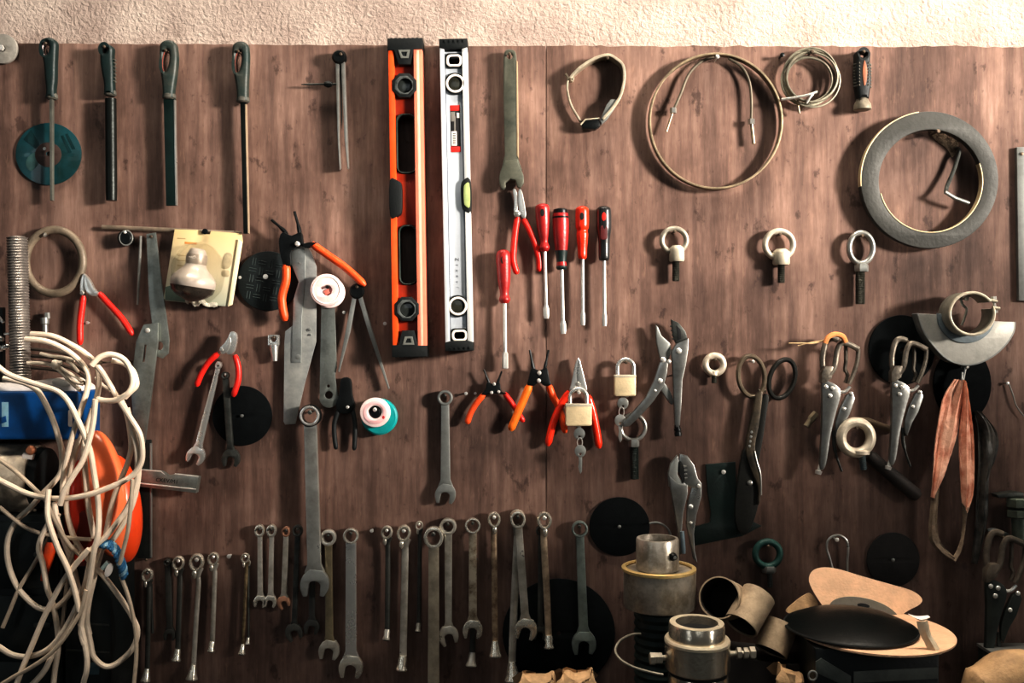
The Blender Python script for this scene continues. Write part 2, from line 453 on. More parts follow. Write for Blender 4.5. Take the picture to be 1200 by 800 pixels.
def hand_file(label, pts, rs, hole_c, hole_r, blade, bm, edge=None, ribs=False, hm=None, tint=None, round_=False):
    T = Thing('hand_file', label, 'file', pts[0][0], pts[0][1], 20, 'files hung along the top left')
    d = 13; hm = hm or dgreen
    x, y = pts[0]
    # handle: a loop at the top and a solid grip below it
    (hx, hy), (hrx, hry) = hole_c, hole_r
    P = smooth([(a, b, r) for (a, b), r in zip(pts, rs)], 6)
    L = [(a - r, b) for a, b, r in P]; Rr = [(a + r, b) for a, b, r in P]
    top = circle(P[0][0], P[0][1], P[0][2], P[0][2] * .8, 12, PI, 2 * PI)
    border = L[::-1] + top[1:-1] + Rr
    T.part('handle', prism([border, circle(hx, hy, hrx, hry, 20, rot=.12)], d - 6, d + 7, 3.5), hm, sharp=60)
    hp = T.o.children[0]
    if tint: T.part('inner_face', strip(circle(hx, hy, hrx + .25, hry + .25, 20, a0=PI * .55, a1=PI * 1.35, rot=.12), .5, d - 5, d + 5.5, False, .1), tint, hp)
    F = along(P[-1][:2], (P[-1][0] + (blade[1][0] - blade[0][0]) * .02, P[-1][1] + 5))
    T.part('ferrule', lathe((P[-1][0], P[-1][1] - 7, d), (P[-1][0], P[-1][1] + 1, d), [(0, rs[-1] * .8), (.3, rs[-1] + .9), (.8, rs[-1] + 1.1), (1, rs[-1] - .6)], 18), greyrub, hp)
    if ribs:
        for i in range(7):
            yy = 68 + i * 4.2
            T.part('rib', tube([(128.5, yy, d + 1), (133.2, yy + 1, d + 1)], 1.1, 3, 8), greyrub, hp)
    A, B, wa, wb = blade
    K = along(A, B)
    if round_:
        T.part('blade', lathe(A + (d,), B + (d,), [(0, wa / 2), (.9, wb / 2), (1, wb / 2 - .4)], 20), bm)
    else:
        T.part('blade', prism([K(-wa / 2, -2), K(wa / 2, -2), K(wb / 2, K.L), K(-wb / 2, K.L)], d - 3, d + 2.5, .5), bm)
        if edge: T.part('pale_edge', prism([K(wa / 2 - .9, 0), K(wa / 2 + .7, 0), K(wb / 2 + .6, K.L), K(wb / 2 - .9, K.L)], d - 2.6, d + 3, .3), edge, T.o.children[-1])  # paler strip along one side of the blade
    nail(hx, hy - hry + 1.6, d + 9, 'nail in the handle of the ' + ' '.join(label.split()[:8]), 1.7, rust)
    return T
hand_file('thin needle-like file with dark green handle hanging in front of the teal disc', [(55, 51), (56, 62), (57, 75), (57.5, 92), (57.5, 104), (57.5, 114)], [10, 8.5, 7, 6.2, 5, 6], (52.5, 56), (3.6, 7.5), ((57.5, 116), (58, 234), 4, 3), mat('thin_grey_blade', (112, 112, 104), .5, .4, .3), tint=pinkw)
hand_file('thick round file with a ribbed dark handle, second file from the left', [(124, 57), (123.5, 66), (124.5, 80), (126, 95), (126.5, 110)], [7.5, 7.5, 7.2, 5.8, 6], (121.5, 57), (3.2, 4.5), ((127, 114), (128, 234), 13, 13), mat('round_file_steel', (30, 34, 31), .4, .55, .35, 60), ribs=True, round_=True)
hand_file('broad flat dark green file with a grey edge, third file from the left', [(196, 54), (196.5, 66), (196.5, 82), (196.5, 96), (196, 108), (196, 114)], [10, 10.5, 9.5, 7.5, 6.4, 6.8], (193.6, 70), (3.6, 13), ((196.5, 116), (199, 240), 13, 12), mat('dark_green_file', (22, 44, 40), .45, .3, .3), edge=steel, tint=mat('dusty_red', (150, 84, 72), .6, 0, .3), hm=mat('grey_green_plastic', (62, 66, 60), .5, 0, .5, 60, dark=(24, 46, 43)))
hand_file('narrow dark file with a bright edge, rightmost of the four top left files', [(281, 55), (281, 66), (281.5, 82), (282.5, 96), (283, 110), (283, 118)], [9.5, 10, 9, 7.2, 6.4, 6.8], (278.6, 71), (3.4, 13), ((283.5, 121), (287, 273), 6.5, 6), mat('dark_file', (24, 30, 27), .4, .4, .3), edge=mat('pale_file_edge', (190, 172, 148), .4, .4, .2), tint=mat('dusty_red', (150, 84, 72), .6, 0, .3), hm=MATS['grey_green_plastic'])

def cd_mat():
    return mat('teal_print', (30, 74, 80), .35, 0, .5, 26, 0, dark=(16, 50, 50), coat=.3)
T = Thing('sanding_disc', 'teal printed disc with brown centre behind the thin file', 'disc', 56, 180, 4)
T.part('disc', prism([circle(56, 180, 38.5, 36.5, 56), circle(56, 180, 2.5)], .4, 2.6, .4), cd_mat())
p = T.o.children[0]
T.part('centre_label', prism([circle(56, 181, 15.5, 14.5, 40), circle(56, 180, 2.5)], 2.4, 3.0, .2), mat('brown_label', (72, 56, 50), .6, 0, .3), p)
T.part('printed_sector', prism([(27, 163), (36, 151), (46, 169), (41, 174)], 2.4, 2.9, .1), mat('teal_dark', (10, 54, 56), .4, 0, .3), p)
for q in ((71, 159, 83, 178), (76, 157, 87, 174)):
    T.part('printed_bar', prism([(q[0], q[1]), (q[0] + 3, q[1] - 1), (q[2] + 1, q[3]), (q[2] - 3, q[3] + 1)], 2.4, 2.9, .1), MATS['teal_dark'], p)
T.part('printed_patch', prism(smooth([(32, 184), (42, 178), (45, 190), (36, 200), (30, 194)], 4, True), 2.4, 2.8, .1), mat('pale_teal', (66, 98, 96), .4, 0, .3), p)
nail(52, 174, 5, 'small shiny nail in the middle of the teal disc', 2)

T = Thing('divider', 'closed steel divider with side screw between the files and the orange level', 'divider', 397, 66, 16)
T.part('pivot', lathe((397, 66, 4), (397, 66, 16), [(0, 8), (.7, 8.6), (1, 6.5)], 24), blackm)
l = T.part('leg', prism([(392.5, 70), (397, 70), (397.2, 160), (398.8, 196), (397.2, 198), (395, 165)], 6, 13, .8), steel)
T.part('leg', prism([(398.8, 70), (403.4, 70), (405.5, 130), (408, 196), (406.6, 197), (403, 160)], 6, 13, .8), steel)
T.part('gap', prism([(396.9, 74), (398.9, 74), (400, 140), (398.6, 150)], 7, 9, .2), dsteel)
s = T.part('adjusting_screw', lathe((352, 97.5, 10), (394, 97, 10), [(0, .6), (.2, 1.3), (1, 1.3)], 10), dsteel)
T.part('nut', lathe((379, 97, 10), (388, 97, 10), [(0, 2.6), (.5, 4), (1, 2.6)], 8), blackm, s)
nail(399, 63, 19, 'nail at the pivot of the closed divider', 2, rust)

# ------------------------------------------------------------------ spirit levels
def level(label, A, B, u0, u1, vials, slots, mw, mf, mf2, sil):
    T = Thing('spirit_level', label, 'spirit level', (A[0] + B[0]) / 2, A[1], 30, 'spirit levels'); F = along(A, B); L = F.L
    def quad(a, b, c, d_): return [F(a, c), F(b, c), F(b, d_), F(a, d_)]
    def loc(pts): return [F(u, v) for u, v in pts]
    holes = [loc(rrect(s[0] - .6, s[1] - .6, s[2] + .6, s[3] + .6, s[4])) for s in slots]
    holes += [loc(circle(v[0], v[1], v[2] - 2.5, n=24)) for v in vials]
    fw = 7 if not sil else 5.5; fw2 = 10.5 if not sil else 6.5
    body = T.part('web', prism([quad(u0 + 2, u1 - 2, 14, L - 12)] + holes, 12, 22 if not sil else 26, .4), mw)
    if not sil:
        T.part('left_rail', prism(quad(u0, u0 + fw, 12, 165), 2, 30, 1.2), mf)
        T.part('left_rail', prism(quad(u0, u0 + fw, 208, L - 12), 2, 30, 1.2), mf)
    else:
        T.part('left_rail', prism(quad(u0, u0 + fw, 10, L - 9), 2, 30, 1), mf)
    if not sil:
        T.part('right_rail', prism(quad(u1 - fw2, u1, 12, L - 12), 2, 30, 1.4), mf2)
        T.part('rail_highlight', prism(quad(u1 - fw2 * .66, u1 - fw2 * .36, 14, L - 13), 29.7, 30.2, .1), mat('peach_highlight', (252, 196, 172), .4, 0, .1), T.o.children[-1])  # pale strip paints the rail's highlight into its colour
    else:
        T.part('right_rail', prism(quad(u1 - fw2, u1, 10, 165), 2, 30, 1), mf2)
        T.part('right_rail', prism(quad(u1 - fw2, u1, 202, L - 9), 2, 30, 1), mf2)
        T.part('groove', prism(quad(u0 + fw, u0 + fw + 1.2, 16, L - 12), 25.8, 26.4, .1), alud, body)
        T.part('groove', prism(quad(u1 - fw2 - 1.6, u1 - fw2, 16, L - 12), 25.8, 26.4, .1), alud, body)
    return T, F, L, quad, loc, body

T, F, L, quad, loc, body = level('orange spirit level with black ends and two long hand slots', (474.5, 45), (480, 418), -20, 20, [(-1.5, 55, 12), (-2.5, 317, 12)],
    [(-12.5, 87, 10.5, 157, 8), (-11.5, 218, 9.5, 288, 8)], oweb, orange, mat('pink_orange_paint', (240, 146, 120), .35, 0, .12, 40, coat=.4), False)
for a, b in ((0, 1), (L, -1)):
    T.part('end_cap', prism(loc([(-20.5, a), (20.5, a), (20.5, a + b * 13), (10, a + b * 13), (6, a + b * 31), (-8, a + b * 31), (-13, a + b * 14), (-20.5, a + b * 14)]), 1, 32, 1), black)
    c = T.o.children[-1]
    T.part('cap_eye', prism([loc([(-8, a + b * 14), (6, a + b * 14), (4, a + b * 24), (-5, a + b * 24)]), loc([(-4.5, a + b * 16.5), (2.5, a + b * 16.5), (1.5, a + b * 21.5), (-2.5, a + b * 21.5)])], 31.5, 33, .4), mat('grey_cap_eye', (120, 122, 116), .5, 0, .3), c)
    for i in range(7):
        T.part('ridge', prism(quad(-17 + i * 5, -14.6 + i * 5, a - .6 if b > 0 else a - 2, a + 2 if b > 0 else a + .6), 4, 31, .3), black, c)
for u, v in ((-1.5, 55), (-2.5, 317)):
    f = T.part('vial_frame', prism([loc(circle(u, v, 15.4, n=8, a0=PI / 8, a1=PI / 8 + 2 * PI)), loc(circle(u, v, 9, n=28))], 11, 31, 1), black)
    T.part('vial_ring', prism([loc(circle(u - .4, v, 11.6, n=8, a0=PI / 8, a1=PI / 8 + 2 * PI)), loc(circle(u + .8, v + .5, 8.6, n=28))], 30, 31.6, .3), mat('grey_ring', (98, 102, 100), .5, 0, .4, 60, dark=(44, 48, 46)), f)
    T.part('vial', prism(loc(circle(u, v, 9.2, n=28)), 14, 27, 1), mat('dark_vial', (62, 66, 63), .15, 0, .3, coat=.6), f)
for s in ((-12.5, 87, 10.5, 157), (-11.5, 218, 9.5, 288)):
    T.part('hand_slot_liner', prism([loc(rrect(s[0], s[1], s[2], s[3], 8)), loc(rrect(s[0] + 1.3, s[1] + 1.3, s[2] - 1.3, s[3] - 1.3, 7))], 5, 25, .5), mat('grey_green_liner', (66, 76, 70), .5, 0, .4, 60, dark=(20, 40, 36)))
f = T.part('centre_vial_frame', prism(loc(smooth([(-20.3, 166), (-10, 167), (-6.5, 172), (-6.2, 188), (-7, 203), (-11, 207.5), (-20.3, 208)], 3, True)), 6, 31, 1), black)
T.part('centre_vial', lathe(F(-17, 172) + (25,), F(-17, 202) + (25,), [(0, 3), (.1, 5), (.9, 5), (1, 3)], 14), MATS['dark_vial'], f)

T, F, L, quad, loc, body = level('silver aluminium spirit level with red and black sticker', (531.3, 45.5), (538.5, 411), -16.5, 16, [(1, 52, 10.5), (-1, 313, 10.5)],
    [(-7.5, 19, 8, 31, 4), (-7.5, 342, 8, 353, 4)], alu, mat('white_rail', (216, 220, 222), .35, .2, .08, 30, .02), mat('white_rail2', (218, 219, 217), .35, .2, .08, 30, .02), True)
for a, b in ((0, 1), (L, -1)):
    T.part('end_cap', prism(loc([(-16.8, a), (16.3, a), (16.3, a + b * 10), (9.5, a + b * 12), (-9.5, a + b * 12), (-16.8, a + b * 10)]), 1, 31.5, 1), black)
    c = T.o.children[-1]
    for i in range(5):
        T.part('ridge', prism(quad(-12 + i * 5.5, -10 + i * 5.5, a + b * 3 - 1.5, a + b * 3 + 1.5), 31, 32.2, .3), blackm, c)
for y0, y1 in ((19, 31), (342, 353)):
    f = T.part('hang_hole_frame', prism([loc(rrect(-10.5, y0 - 3, 11, y1 + 3, 5)), loc(rrect(-6.5, y0 + 1, 7, y1 - 1, 3))], 24, 28, .6), black)
    T.part('white_rim', prism([loc(rrect(-8.8, y0 - 1.2, 9.3, y1 + 1.2, 5)), loc(rrect(-6, y0 + 1.5, 6.5, y1 - 1.5, 3))], 27, 29.4, .6), white, f)
for u, v in ((1, 52), (-1, 313)):
    f = T.part('vial_frame', prism([loc(circle(u, v, 13, n=36)), loc(circle(u, v, 8, n=28))], 12, 29, 1), black)
    T.part('vial_ring', prism([loc(circle(u, v, 11, n=32)), loc(circle(u, v, 8.3, n=28))], 28, 30, .5), white, f)
    T.part('vial', prism(loc(circle(u, v, 8.6, n=28)), 15, 28, 1), mat('olive_vial', (58, 58, 50), .15, 0, .3, 60, coat=.5), f)
f = T.part('centre_vial_frame', prism(loc(smooth([(16.2, 165), (8, 166), (5.5, 172), (5.2, 184), (6, 196), (8.5, 201), (16.2, 202)], 3, True)), 6, 30.5, .8), black)
T.part('centre_vial', prism(loc(smooth([(15.5, 170), (10, 171), (8.5, 176), (8.5, 191), (10, 196), (15.5, 197)], 3, True)), 29.5, 32, .8), glassy, f)
st = T.part('sticker', prism(quad(-5.5, 6, 77, 132), 25.8, 26.35, .1), mat('sticker_black', (36, 34, 34), .5, 0, .1), body, 'black sticker with red ends and small white barcode')
T.part('sticker_red_end', prism(quad(-5.5, 6, 77, 83.5), 26.2, 26.6, .08), mat('sticker_red', (206, 52, 42), .5, 0, .1), st)
T.part('sticker_red_end', prism(quad(-5.5, 6, 125.5, 132), 26.2, 26.6, .08), MATS['sticker_red'], st)
T.part('sticker_grey_picture', prism(quad(-5, 0, 84.5, 96), 26.2, 26.55, .08), mat('sticker_grey', (132, 128, 122), .5, 0, .3), st)
T.part('sticker_white_mark', prism(quad(2, 5.4, 86, 92), 26.2, 26.6, .08), white, st)
T.part('sticker_white_stripe', prism(quad(-1.4, .5, 90, 108), 26.2, 26.58, .08), MATS['sticker_grey'], st)
bc = T.part('barcode', prism(quad(-4.8, 1.6, 107.5, 124.5), 26.2, 26.62, .08), white, st)
for i in range(7):
    T.part('barcode_line', prism(quad(-3.2, .4, 110 + i * 1.9, 110.9 + i * 1.9), 26.5, 26.75, .05), MATS['sticker_black'], bc)
ink = mat('faded_ink', (120, 124, 128), .6, 0, .2)
for i, (t, s_) in enumerate((('Z', 6.2), ('s', 4.6), ('x', 5.2), ('x', 5.2), ('v', 4.6), ("i'", 4.6))):
    x, y = F(-1.2 + (i % 2) * .5, 258 + i * 6.6)
    T.part('faded_print', letters(t, x, y, s_, 26.2, PI / 2 + .02), ink, body)

# ------------------------------------------------------------------ long open wrench, slip pliers
T = Thing('open_end_wrench', 'long greenish open-end wrench hanging jaw down right of the silver level', 'wrench', 597, 64, 14)
gm = mat('greenish_steel', (104, 104, 92), .5, .45, .45, 26, dark=(70, 74, 66))
T.part('shank', prism([smooth([(590, 66), (592, 59), (598, 57), (604, 60), (605.5, 68)], 4) + [(606.5, 140), (607, 185), (612, 199), (594, 205), (588, 196), (591.5, 180), (590, 120)], circle(597, 65, 3.6, n=18)], 6, 13, 1.2), gm)
T.part('bright_edge', prism([(605, 70), (606.8, 72), (608, 186), (605.5, 182)], 6.5, 13.5, .4), mat('beige_edge', (186, 166, 138), .45, .3, .2), T.o.children[0])
T.part('open_jaw', prism(smooth([(592, 188), (586.5, 200), (584.8, 210), (587, 220), (590, 222)], 4) + [(593, 219), (592.5, 214), (598, 209.5), (604, 211), (606.5, 219), (610, 220)] + smooth([(614, 214), (613.5, 205), (609, 195), (606.5, 186)], 4), 5, 14, 1.4), gm)
nail(597, 63, 19, 'nail in the top hole of the long greenish wrench', 2, rust)

def handle_path(pts, r, d, rd=None):
    P = smooth([p + (d,) for p in pts], 7)
    n = len(P)
    R = [r * (.8 if i < 2 else 1) * (1 if i < n - 2 else (.8 if i == n - 2 else .45)) for i in range(n)]
    return tube(P, R, [x * (rd or 1) for x in R], 12)

T = Thing('pliers', 'small red-handled pliers clamped under the jaw of the long wrench', 'pliers', 607, 222, 14)
h = T.part('jaw', prism(smooth([(601, 222), (604, 221), (606, 226), (607, 236), (606, 250), (604, 254), (602, 248), (602.5, 236)], 3, True), 6, 12, .8), chrome)
T.part('jaw', prism(smooth([(607.5, 223), (611, 222), (614, 234), (616.5, 250), (615, 256), (610, 252), (607.5, 240)], 3, True), 7, 13, .8), chrome)
T.part('pivot', rivet(606, 250, 12, 4, 2.5), steel)
T.part('handle', handle_path([(606.5, 254), (604, 270), (602, 290), (601.5, 305), (606, 321)], 3.7, 10), rgrip)
T.part('handle', handle_path([(613, 256), (620, 268), (628, 288), (632, 305), (632, 318)], 3.5, 9), rgrip)

driver('red screwdriver with a socket tip, lowest of the screwdrivers', (589.5, 292), (591.5, 355), (592, 432), [(0, 3), (.04, 7), (.15, 8.6), (.35, 8.2), (.6, 7.2), (.82, 5), (.93, 6.6), (1, 4.5)], rdark, 'socket', d=12, holem=1)
driver('red screwdriver with a flat blade beside the red pliers', (635.5, 238), (638.5, 294), (640.5, 373), [(0, 3.5), (.04, 7.5), (.15, 8.4), (.4, 8), (.65, 6.2), (.8, 4.6), (.92, 6.4), (1, 4)], rdark, 'flat', d=12, holem=1)
driver('red screwdriver with black cap and black lower sleeve', (657, 244), (658.5, 315), (660.5, 391), [(0, 5), (.05, 8.4), (.2, 9.6), (.45, 9), (.7, 7), (.85, 5.6), (.95, 6), (1, 4)], rdark, 'flat', d=13, cap=blackm, low=dgreen)
driver('bright orange-red screwdriver, second screwdriver from the right', (682.5, 241), (683, 303), (683.5, 381), [(0, 3.5), (.04, 7.2), (.15, 8), (.38, 7.8), (.46, 6.4), (.55, 7), (.8, 5.6), (.95, 5.2), (1, 4)], ored, 'pozi', d=12, holem=1)
driver('black screwdriver with red flecks, rightmost of the screwdrivers', (708, 241), (708.5, 305), (709, 382), [(0, 4), (.04, 8), (.15, 8.8), (.4, 8.8), (.55, 7.4), (.7, 6.6), (.95, 6.4), (1, 4)], mat('black_red_plastic', (34, 34, 34), .35, 0, .2, 40, coat=.2), 'pozi', d=13)
T = [o for o in COL.objects if o.name.startswith('screwdriver')][-1]
def child_of(o, name, g, m, kd, label=None):
    root = o
    return link(name, g, m, kk(kd), tuple(root.location), root)
c = [x for x in T.children if x.name.startswith('handle')][0]
p_ = child_of(T, 'hanging_hole', prism(circle(707.5, 254, 2.6, 5.2, 16), 13 + 7, 13 + 8.9, .2), rgrip, 19); p_.parent = c
p_ = child_of(T, 'red_inlay', prism(rrect(703.5, 264, 711.5, 281, 3), 13 + 6.5, 13 + 8.6, .3), mat('wine_inlay', (96, 34, 34), .5, 0, .4), 19); p_.parent = c

# ------------------------------------------------------------------ bands, hoop, coil
T = Thing('metal_clamp_band', 'bent metal band with an open hook, between the screwdrivers and the big hoop', 'clamp', 712, 64, 16)
bandm = mat('band_steel', (196, 186, 166), .42, .5, .45, 60)
T.part('band', strip(smooth([(668, 92), (671, 88), (680, 79), (696, 69), (712, 64.5), (722, 69), (730, 77), (731.5, 92), (728.5, 108), (724, 118), (715, 130), (706, 140)], 4), 3.2, -.05, 18), bandm)
T.part('flat_plate', prism([(716, 116), (723, 116.5), (722, 124), (712, 139), (705, 145), (703, 141), (711, 122)], 4, 16, .6), grey)
T.part('spring_arm', strip(smooth([(663, 85), (666, 90), (665, 102), (669, 120), (676, 133), (681, 141)], 4), 2.2, 5, 12), bandm)
T.part('hook', strip(smooth([(668, 92), (672, 90), (671, 94), (666, 90)], 3), 1.6, 5, 13), bandm)
b = T.part('closing_box', prism([(681, 142), (686, 139), (702, 138.5), (703.5, 147), (698, 151), (683, 150)], 3, 15, .6), blackm)
T.part('box_rim', tube([(680.5, 146, 15.5), (686, 140, 15.5), (702.5, 138.5, 15.5)], 1, n=8), bandm, b)
nail(712, 67.4, 20, 'nail holding the bent metal band', 2, rust)

T = Thing('steel_hoop', 'large thin steel hoop hanging with two drooping cable ends inside', 'hoop', 839, 64, 16)
hoopm = mat('hoop_steel', (160, 146, 122), .45, .5, .5, 60)
T.part('hoop', strip(circle(839.5, 141, 77.5, 79, 90), 2.4, 3, 14, True), hoopm)
for pts, nut, tail in (([(838, 65), (822, 71), (808, 86), (799, 108), (791, 126)], (790, 128), (782, 153)), ([(855, 66), (870, 76), (879, 92), (882, 112), (882, 138)], (882, 141), (885, 167))):
    T.part('cable', tube(smooth([p + (9,) for p in pts], 7), 1.7, n=8), mat('dull_cable', (112, 104, 90), .6, .3, .3, 60))
    c = T.o.children[-1]
    t = T.part('cable_end', tube([nut + (9,), tail + (9,)], 2.0 if nut[0] > 800 else 1.3, n=8), hoopm, c)
    T.part('nut', lathe((nut[0], nut[1] - 3, 9), (nut[0], nut[1] + 3, 9), [(0, 4), (1, 4)], 6), steel, c)
nail(841, 66, 21, 'bright nail at the top of the large hoop', 2.6)

pts = []
random.seed(11)
for i in range(8 * 36):
    a = 2 * PI * i / 36; t = i // 36
    rr = 30 + [0, 3.5, -2, 5, 1, -4, 3, -1][t]; ox, oy = [0, 2, -3, 1, 4, -2, -1, 2][t], [0, -2, 1, 3, -1, 2, -3, 0][t]
    f = (i % 36) / 36; t2 = (t + 1) % 8
    rr += ([0, 3.5, -2, 5, 1, -4, 3, -1][t2] - [0, 3.5, -2, 5, 1, -4, 3, -1][t]) * f
    ox += ([0, 2, -3, 1, 4, -2, -1, 2][t2] - ox) * f; oy += ([0, -2, 1, 3, -1, 2, -3, 0][t2] - oy) * f
    pts.append((951 + ox + rr * math.cos(a - 1.2), 90 + oy + rr * .98 * math.sin(a - 1.2), 5 + t * 1.6 + f * 1.6))
T = Thing('wire_coil', 'coil of grey wire hanging right of the large hoop', 'wire', 917, 63, 18)
T.part('coil', tube(pts, 1.25, n=7), mat('grey_wire', (156, 152, 136), .4, .5, .45, 70))
T.part('binding', tube(smooth([(915, 117, 20), (930, 115, 21), (945, 112, 21), (957, 108, 20)], 5), 1.6, n=8), steel)
T.part('binding', tube(smooth([(945, 121, 19), (949, 114, 21), (953, 109, 20)], 5), 1.4, n=8), bright)
T.part('tail', tube(smooth([(936, 113, 14), (937, 122, 12), (939, 131, 10)], 4), 1.2, n=8), hoopm)
nail(952, 60, 22, 'nail inside the top of the wire coil', 2.2, rust)
nail(917, 64, 14, 'dark nail left of the wire coil', 2.6, blackm)

T = Thing('file_handle', 'loose black ribbed handle with brown inlay and grey cup, no blade', 'handle', 1013, 58, 22)
P = smooth([(1013.5, 61, 8.5), (1013, 70, 8.3), (1013, 82, 9.2), (1013.5, 95, 9), (1013.5, 106, 7.4), (1013.5, 114, 6.4)], 5)
hd = T.part('grip', prism([[(a - r, b) for a, b, r in P][::-1] + circle(1013.5, 61, 8.5, 5, 10, PI, 2 * PI)[1:-1] + [(a + r, b) for a, b, r in P], circle(1013, 62, 3.6, 4, 16)], 4, 20, 3.5), black, None, None, 60)
T.part('inlay', prism(smooth([(1014, 70), (1017, 82), (1015.5, 97), (1013, 99), (1011.5, 86), (1012, 76)], 4, True), 19.4, 20.6, .3), mat('brown_inlay', (150, 98, 72), .6, 0, .3), hd)
for i in range(8):
    for sx in (-1, 1):
        y = 73 + i * 3.7
        T.part('rib', tube([(1013 + sx * 4.6, y, 20.2), (1013.2 + sx * 10, y + 1, 14)], 1.2, n=8), greyrub, hd)
T.part('cup', lathe((1013.5, 110, 12), (1014, 127, 12), [(0, 5.6), (.35, 7.2), (.6, 10), (.95, 10.4), (1, 9), (1, 6)], 22), mat('cup_grey', (140, 132, 116), .5, .1, .4))
nail(1013, 60, 24, 'nail in the top loop of the loose handle', 1.8, rust)

T = Thing('flat_ring', 'large flat grey ring hanging on the upper right of the board', 'ring', 1091, 150, 22)
T.part('ring', prism([circle(1091, 210, 81, 80.5, 90), circle(1092.5, 211.5, 61, 60.5, 80)], 8, 18, 1), ringm)
p = T.o.children[0]
T.part('inner_edge', strip(circle(1092.5, 211.5, 60.7, 60.2, 60, a0=-.35, a1=2.9), 1.2, 9, 18.5, False, .2), ringe, p, 'pale inner edge')
T.part('outer_edge', strip(circle(1091, 210, 81, 80.5, 50, a0=PI * .97, a1=PI * 1.45), 1.2, 9, 18.4, False, .2), ringe, p, 'pale outer edge')
nail(1100, 153.5, 24, 'nail carrying the large flat grey ring', 2.6, rust)
T = Thing('wall_hook', 'small bent steel hook inside the large grey ring', 'hook', 1130, 176, 24)
T.part('rod', tube(smooth([(1131, 170, 0), (1131, 174, 8), (1124, 196, 10), (1115, 216, 12), (1112, 224, 16)], 5), 2.4, n=10), dsteel)
T.part('cross_bar', tube([(1110, 224, 18), (1122, 231, 17), (1139, 237, 16)], 2.4, n=10), grey)
solo('plaster_crumb', 'pale crumbling patch in the board under the top of the large ring', 'damage', prism(smooth([(1088, 150), (1100, 152), (1110, 158), (1121, 164), (1124, 172), (1117, 184), (1113, 178), (1108, 172), (1098, 165), (1092, 158)], 3, True), -.2, 1.2, .4), mat('crumbled_plaster', (206, 182, 156), .9, 0, .75, 130, .4, dark=(84, 60, 48)), 2)
nail(1198, 180, 8, 'nail in the grey steel strip at the right edge', 2, rust)
solo('steel_strip', 'flat grey steel strip cut off by the right edge of the photo', 'steel bar', prism([(1192.5, 172), (1212, 171), (1214, 353), (1195, 352)], -.05, 6, .6), grey, 8)
# ================================================================== eye bolts
def eyebolt(label, c, rx, ry, tr, col, bolt, m, mb, hexc=False, d=9.9, nl=None, mc=None):
    T = Thing('eye_bolt', label, 'eye bolt', c[0], c[1] - ry, d + 6, 'eye bolts hung on nails')
    T.part('eye', torus(c[0], c[1], d, rx, ry, tr, tr * 1.15, 40, 12), m)
    (x0, y0, x1, y1) = col; xm = (x0 + x1) / 2; r = (x1 - x0) / 2
    if hexc: T.part('collar', lathe((xm, y0, d), (xm, y1, d), [(0, r * .9), (.2, r), (.85, r), (1, r * .9)], 6), mc or m)
    else: T.part('collar', lathe((xm, y0 - 2, d), (xm, y1, d), [(0, r * .55), (.15, r * .92), (.25, r), (.9, r), (1, r * .9)], 26), mc or m)
    bx, by0, by1, br, bx1 = bolt
    prof = []; n = max(6, int((by1 - by0) / 1.6))
    for i in range(n):
        prof += [(i / n, br * .9), ((i + .5) / n, br)]
    prof += [(1, br * .8)]
    T.part('threaded_bolt', lathe((bx, by0, d), (bx1, by1, d), prof, 16), mb)
    nail(c[0], c[1] - ry + tr + .7, d + 8, nl or 'nail in the ring of the ' + ' '.join(label.split()[:9]), 1.8, rust)
    return T
bolt_d = mat('blackened_bolt', (66, 66, 58), .4, .5, .4, 60)
palem = mat('pale_zinc', (178, 172, 158), .42, .45, .4, 60)
eyebolt('short pale eye bolt, leftmost of the three in the row below the big hoop', (791, 281), 14.5, 14, 3.2, (785, 289, 803, 306), (793, 305, 329, 4.4, 793), palem, bolt_d, mc=cream)
eyebolt('short pale eye bolt with round collar, middle of the three in the row', (914.5, 286), 16.5, 16, 3.6, (907, 293, 927, 310), (917, 309, 331, 4.3, 917), mat('creamy_zinc', (194, 186, 170), .45, .3, .3, 60), bolt_d, mc=cream)
eyebolt('long eye bolt with hex collar hanging left below the large grey ring', (1011, 290), 14, 18, 3.3, (1003, 309, 1020, 318), (1010, 317, 356, 5.6, 1010), steel, bolt_d, True, mc=grey)
eyebolt('small thick eye bolt between the locking pliers and the tin snips', (838.5, 427), 10.5, 10.5, 4, (833, 436, 843, 440), (838, 439, 449, 3.2, 838), mat('ivory_zinc', (214, 202, 184), .45, .3, .3, 60), bolt_d, d=8)
eyebolt('eye bolt with long black-green shank behind the handle of the open locking pliers', (742.5, 501), 14.5, 15, 2.6, (736.5, 515, 750, 524), (744, 523, 562, 5.2, 744.5), steel, mat('green_black_bolt', (30, 40, 36), .35, .4, .4, 60), True, d=8, mc=grey)
eyebolt('thick pale eye bolt with a short blue-grey stub between the two clamp pliers', (1005, 513), 17.5, 18, 6, (1000, 529, 1021, 533), (1012, 532, 551, 4.2, 1014), mat('cream_zinc', (206, 196, 178), .5, .2, .35, 60), mat('blue_grey_bolt', (104, 118, 122), .35, .5, .4, 60), d=24)
eyebolt('dark green painted eye bolt above the cardboard tubes', (901, 650), 14.5, 14.5, 4, (894, 664, 911, 672), (903, 671, 689, 3.4, 904), mat('green_paint', (44, 84, 78), .45, .1, .4, 60), dsteel, True, d=10, mc=grey)

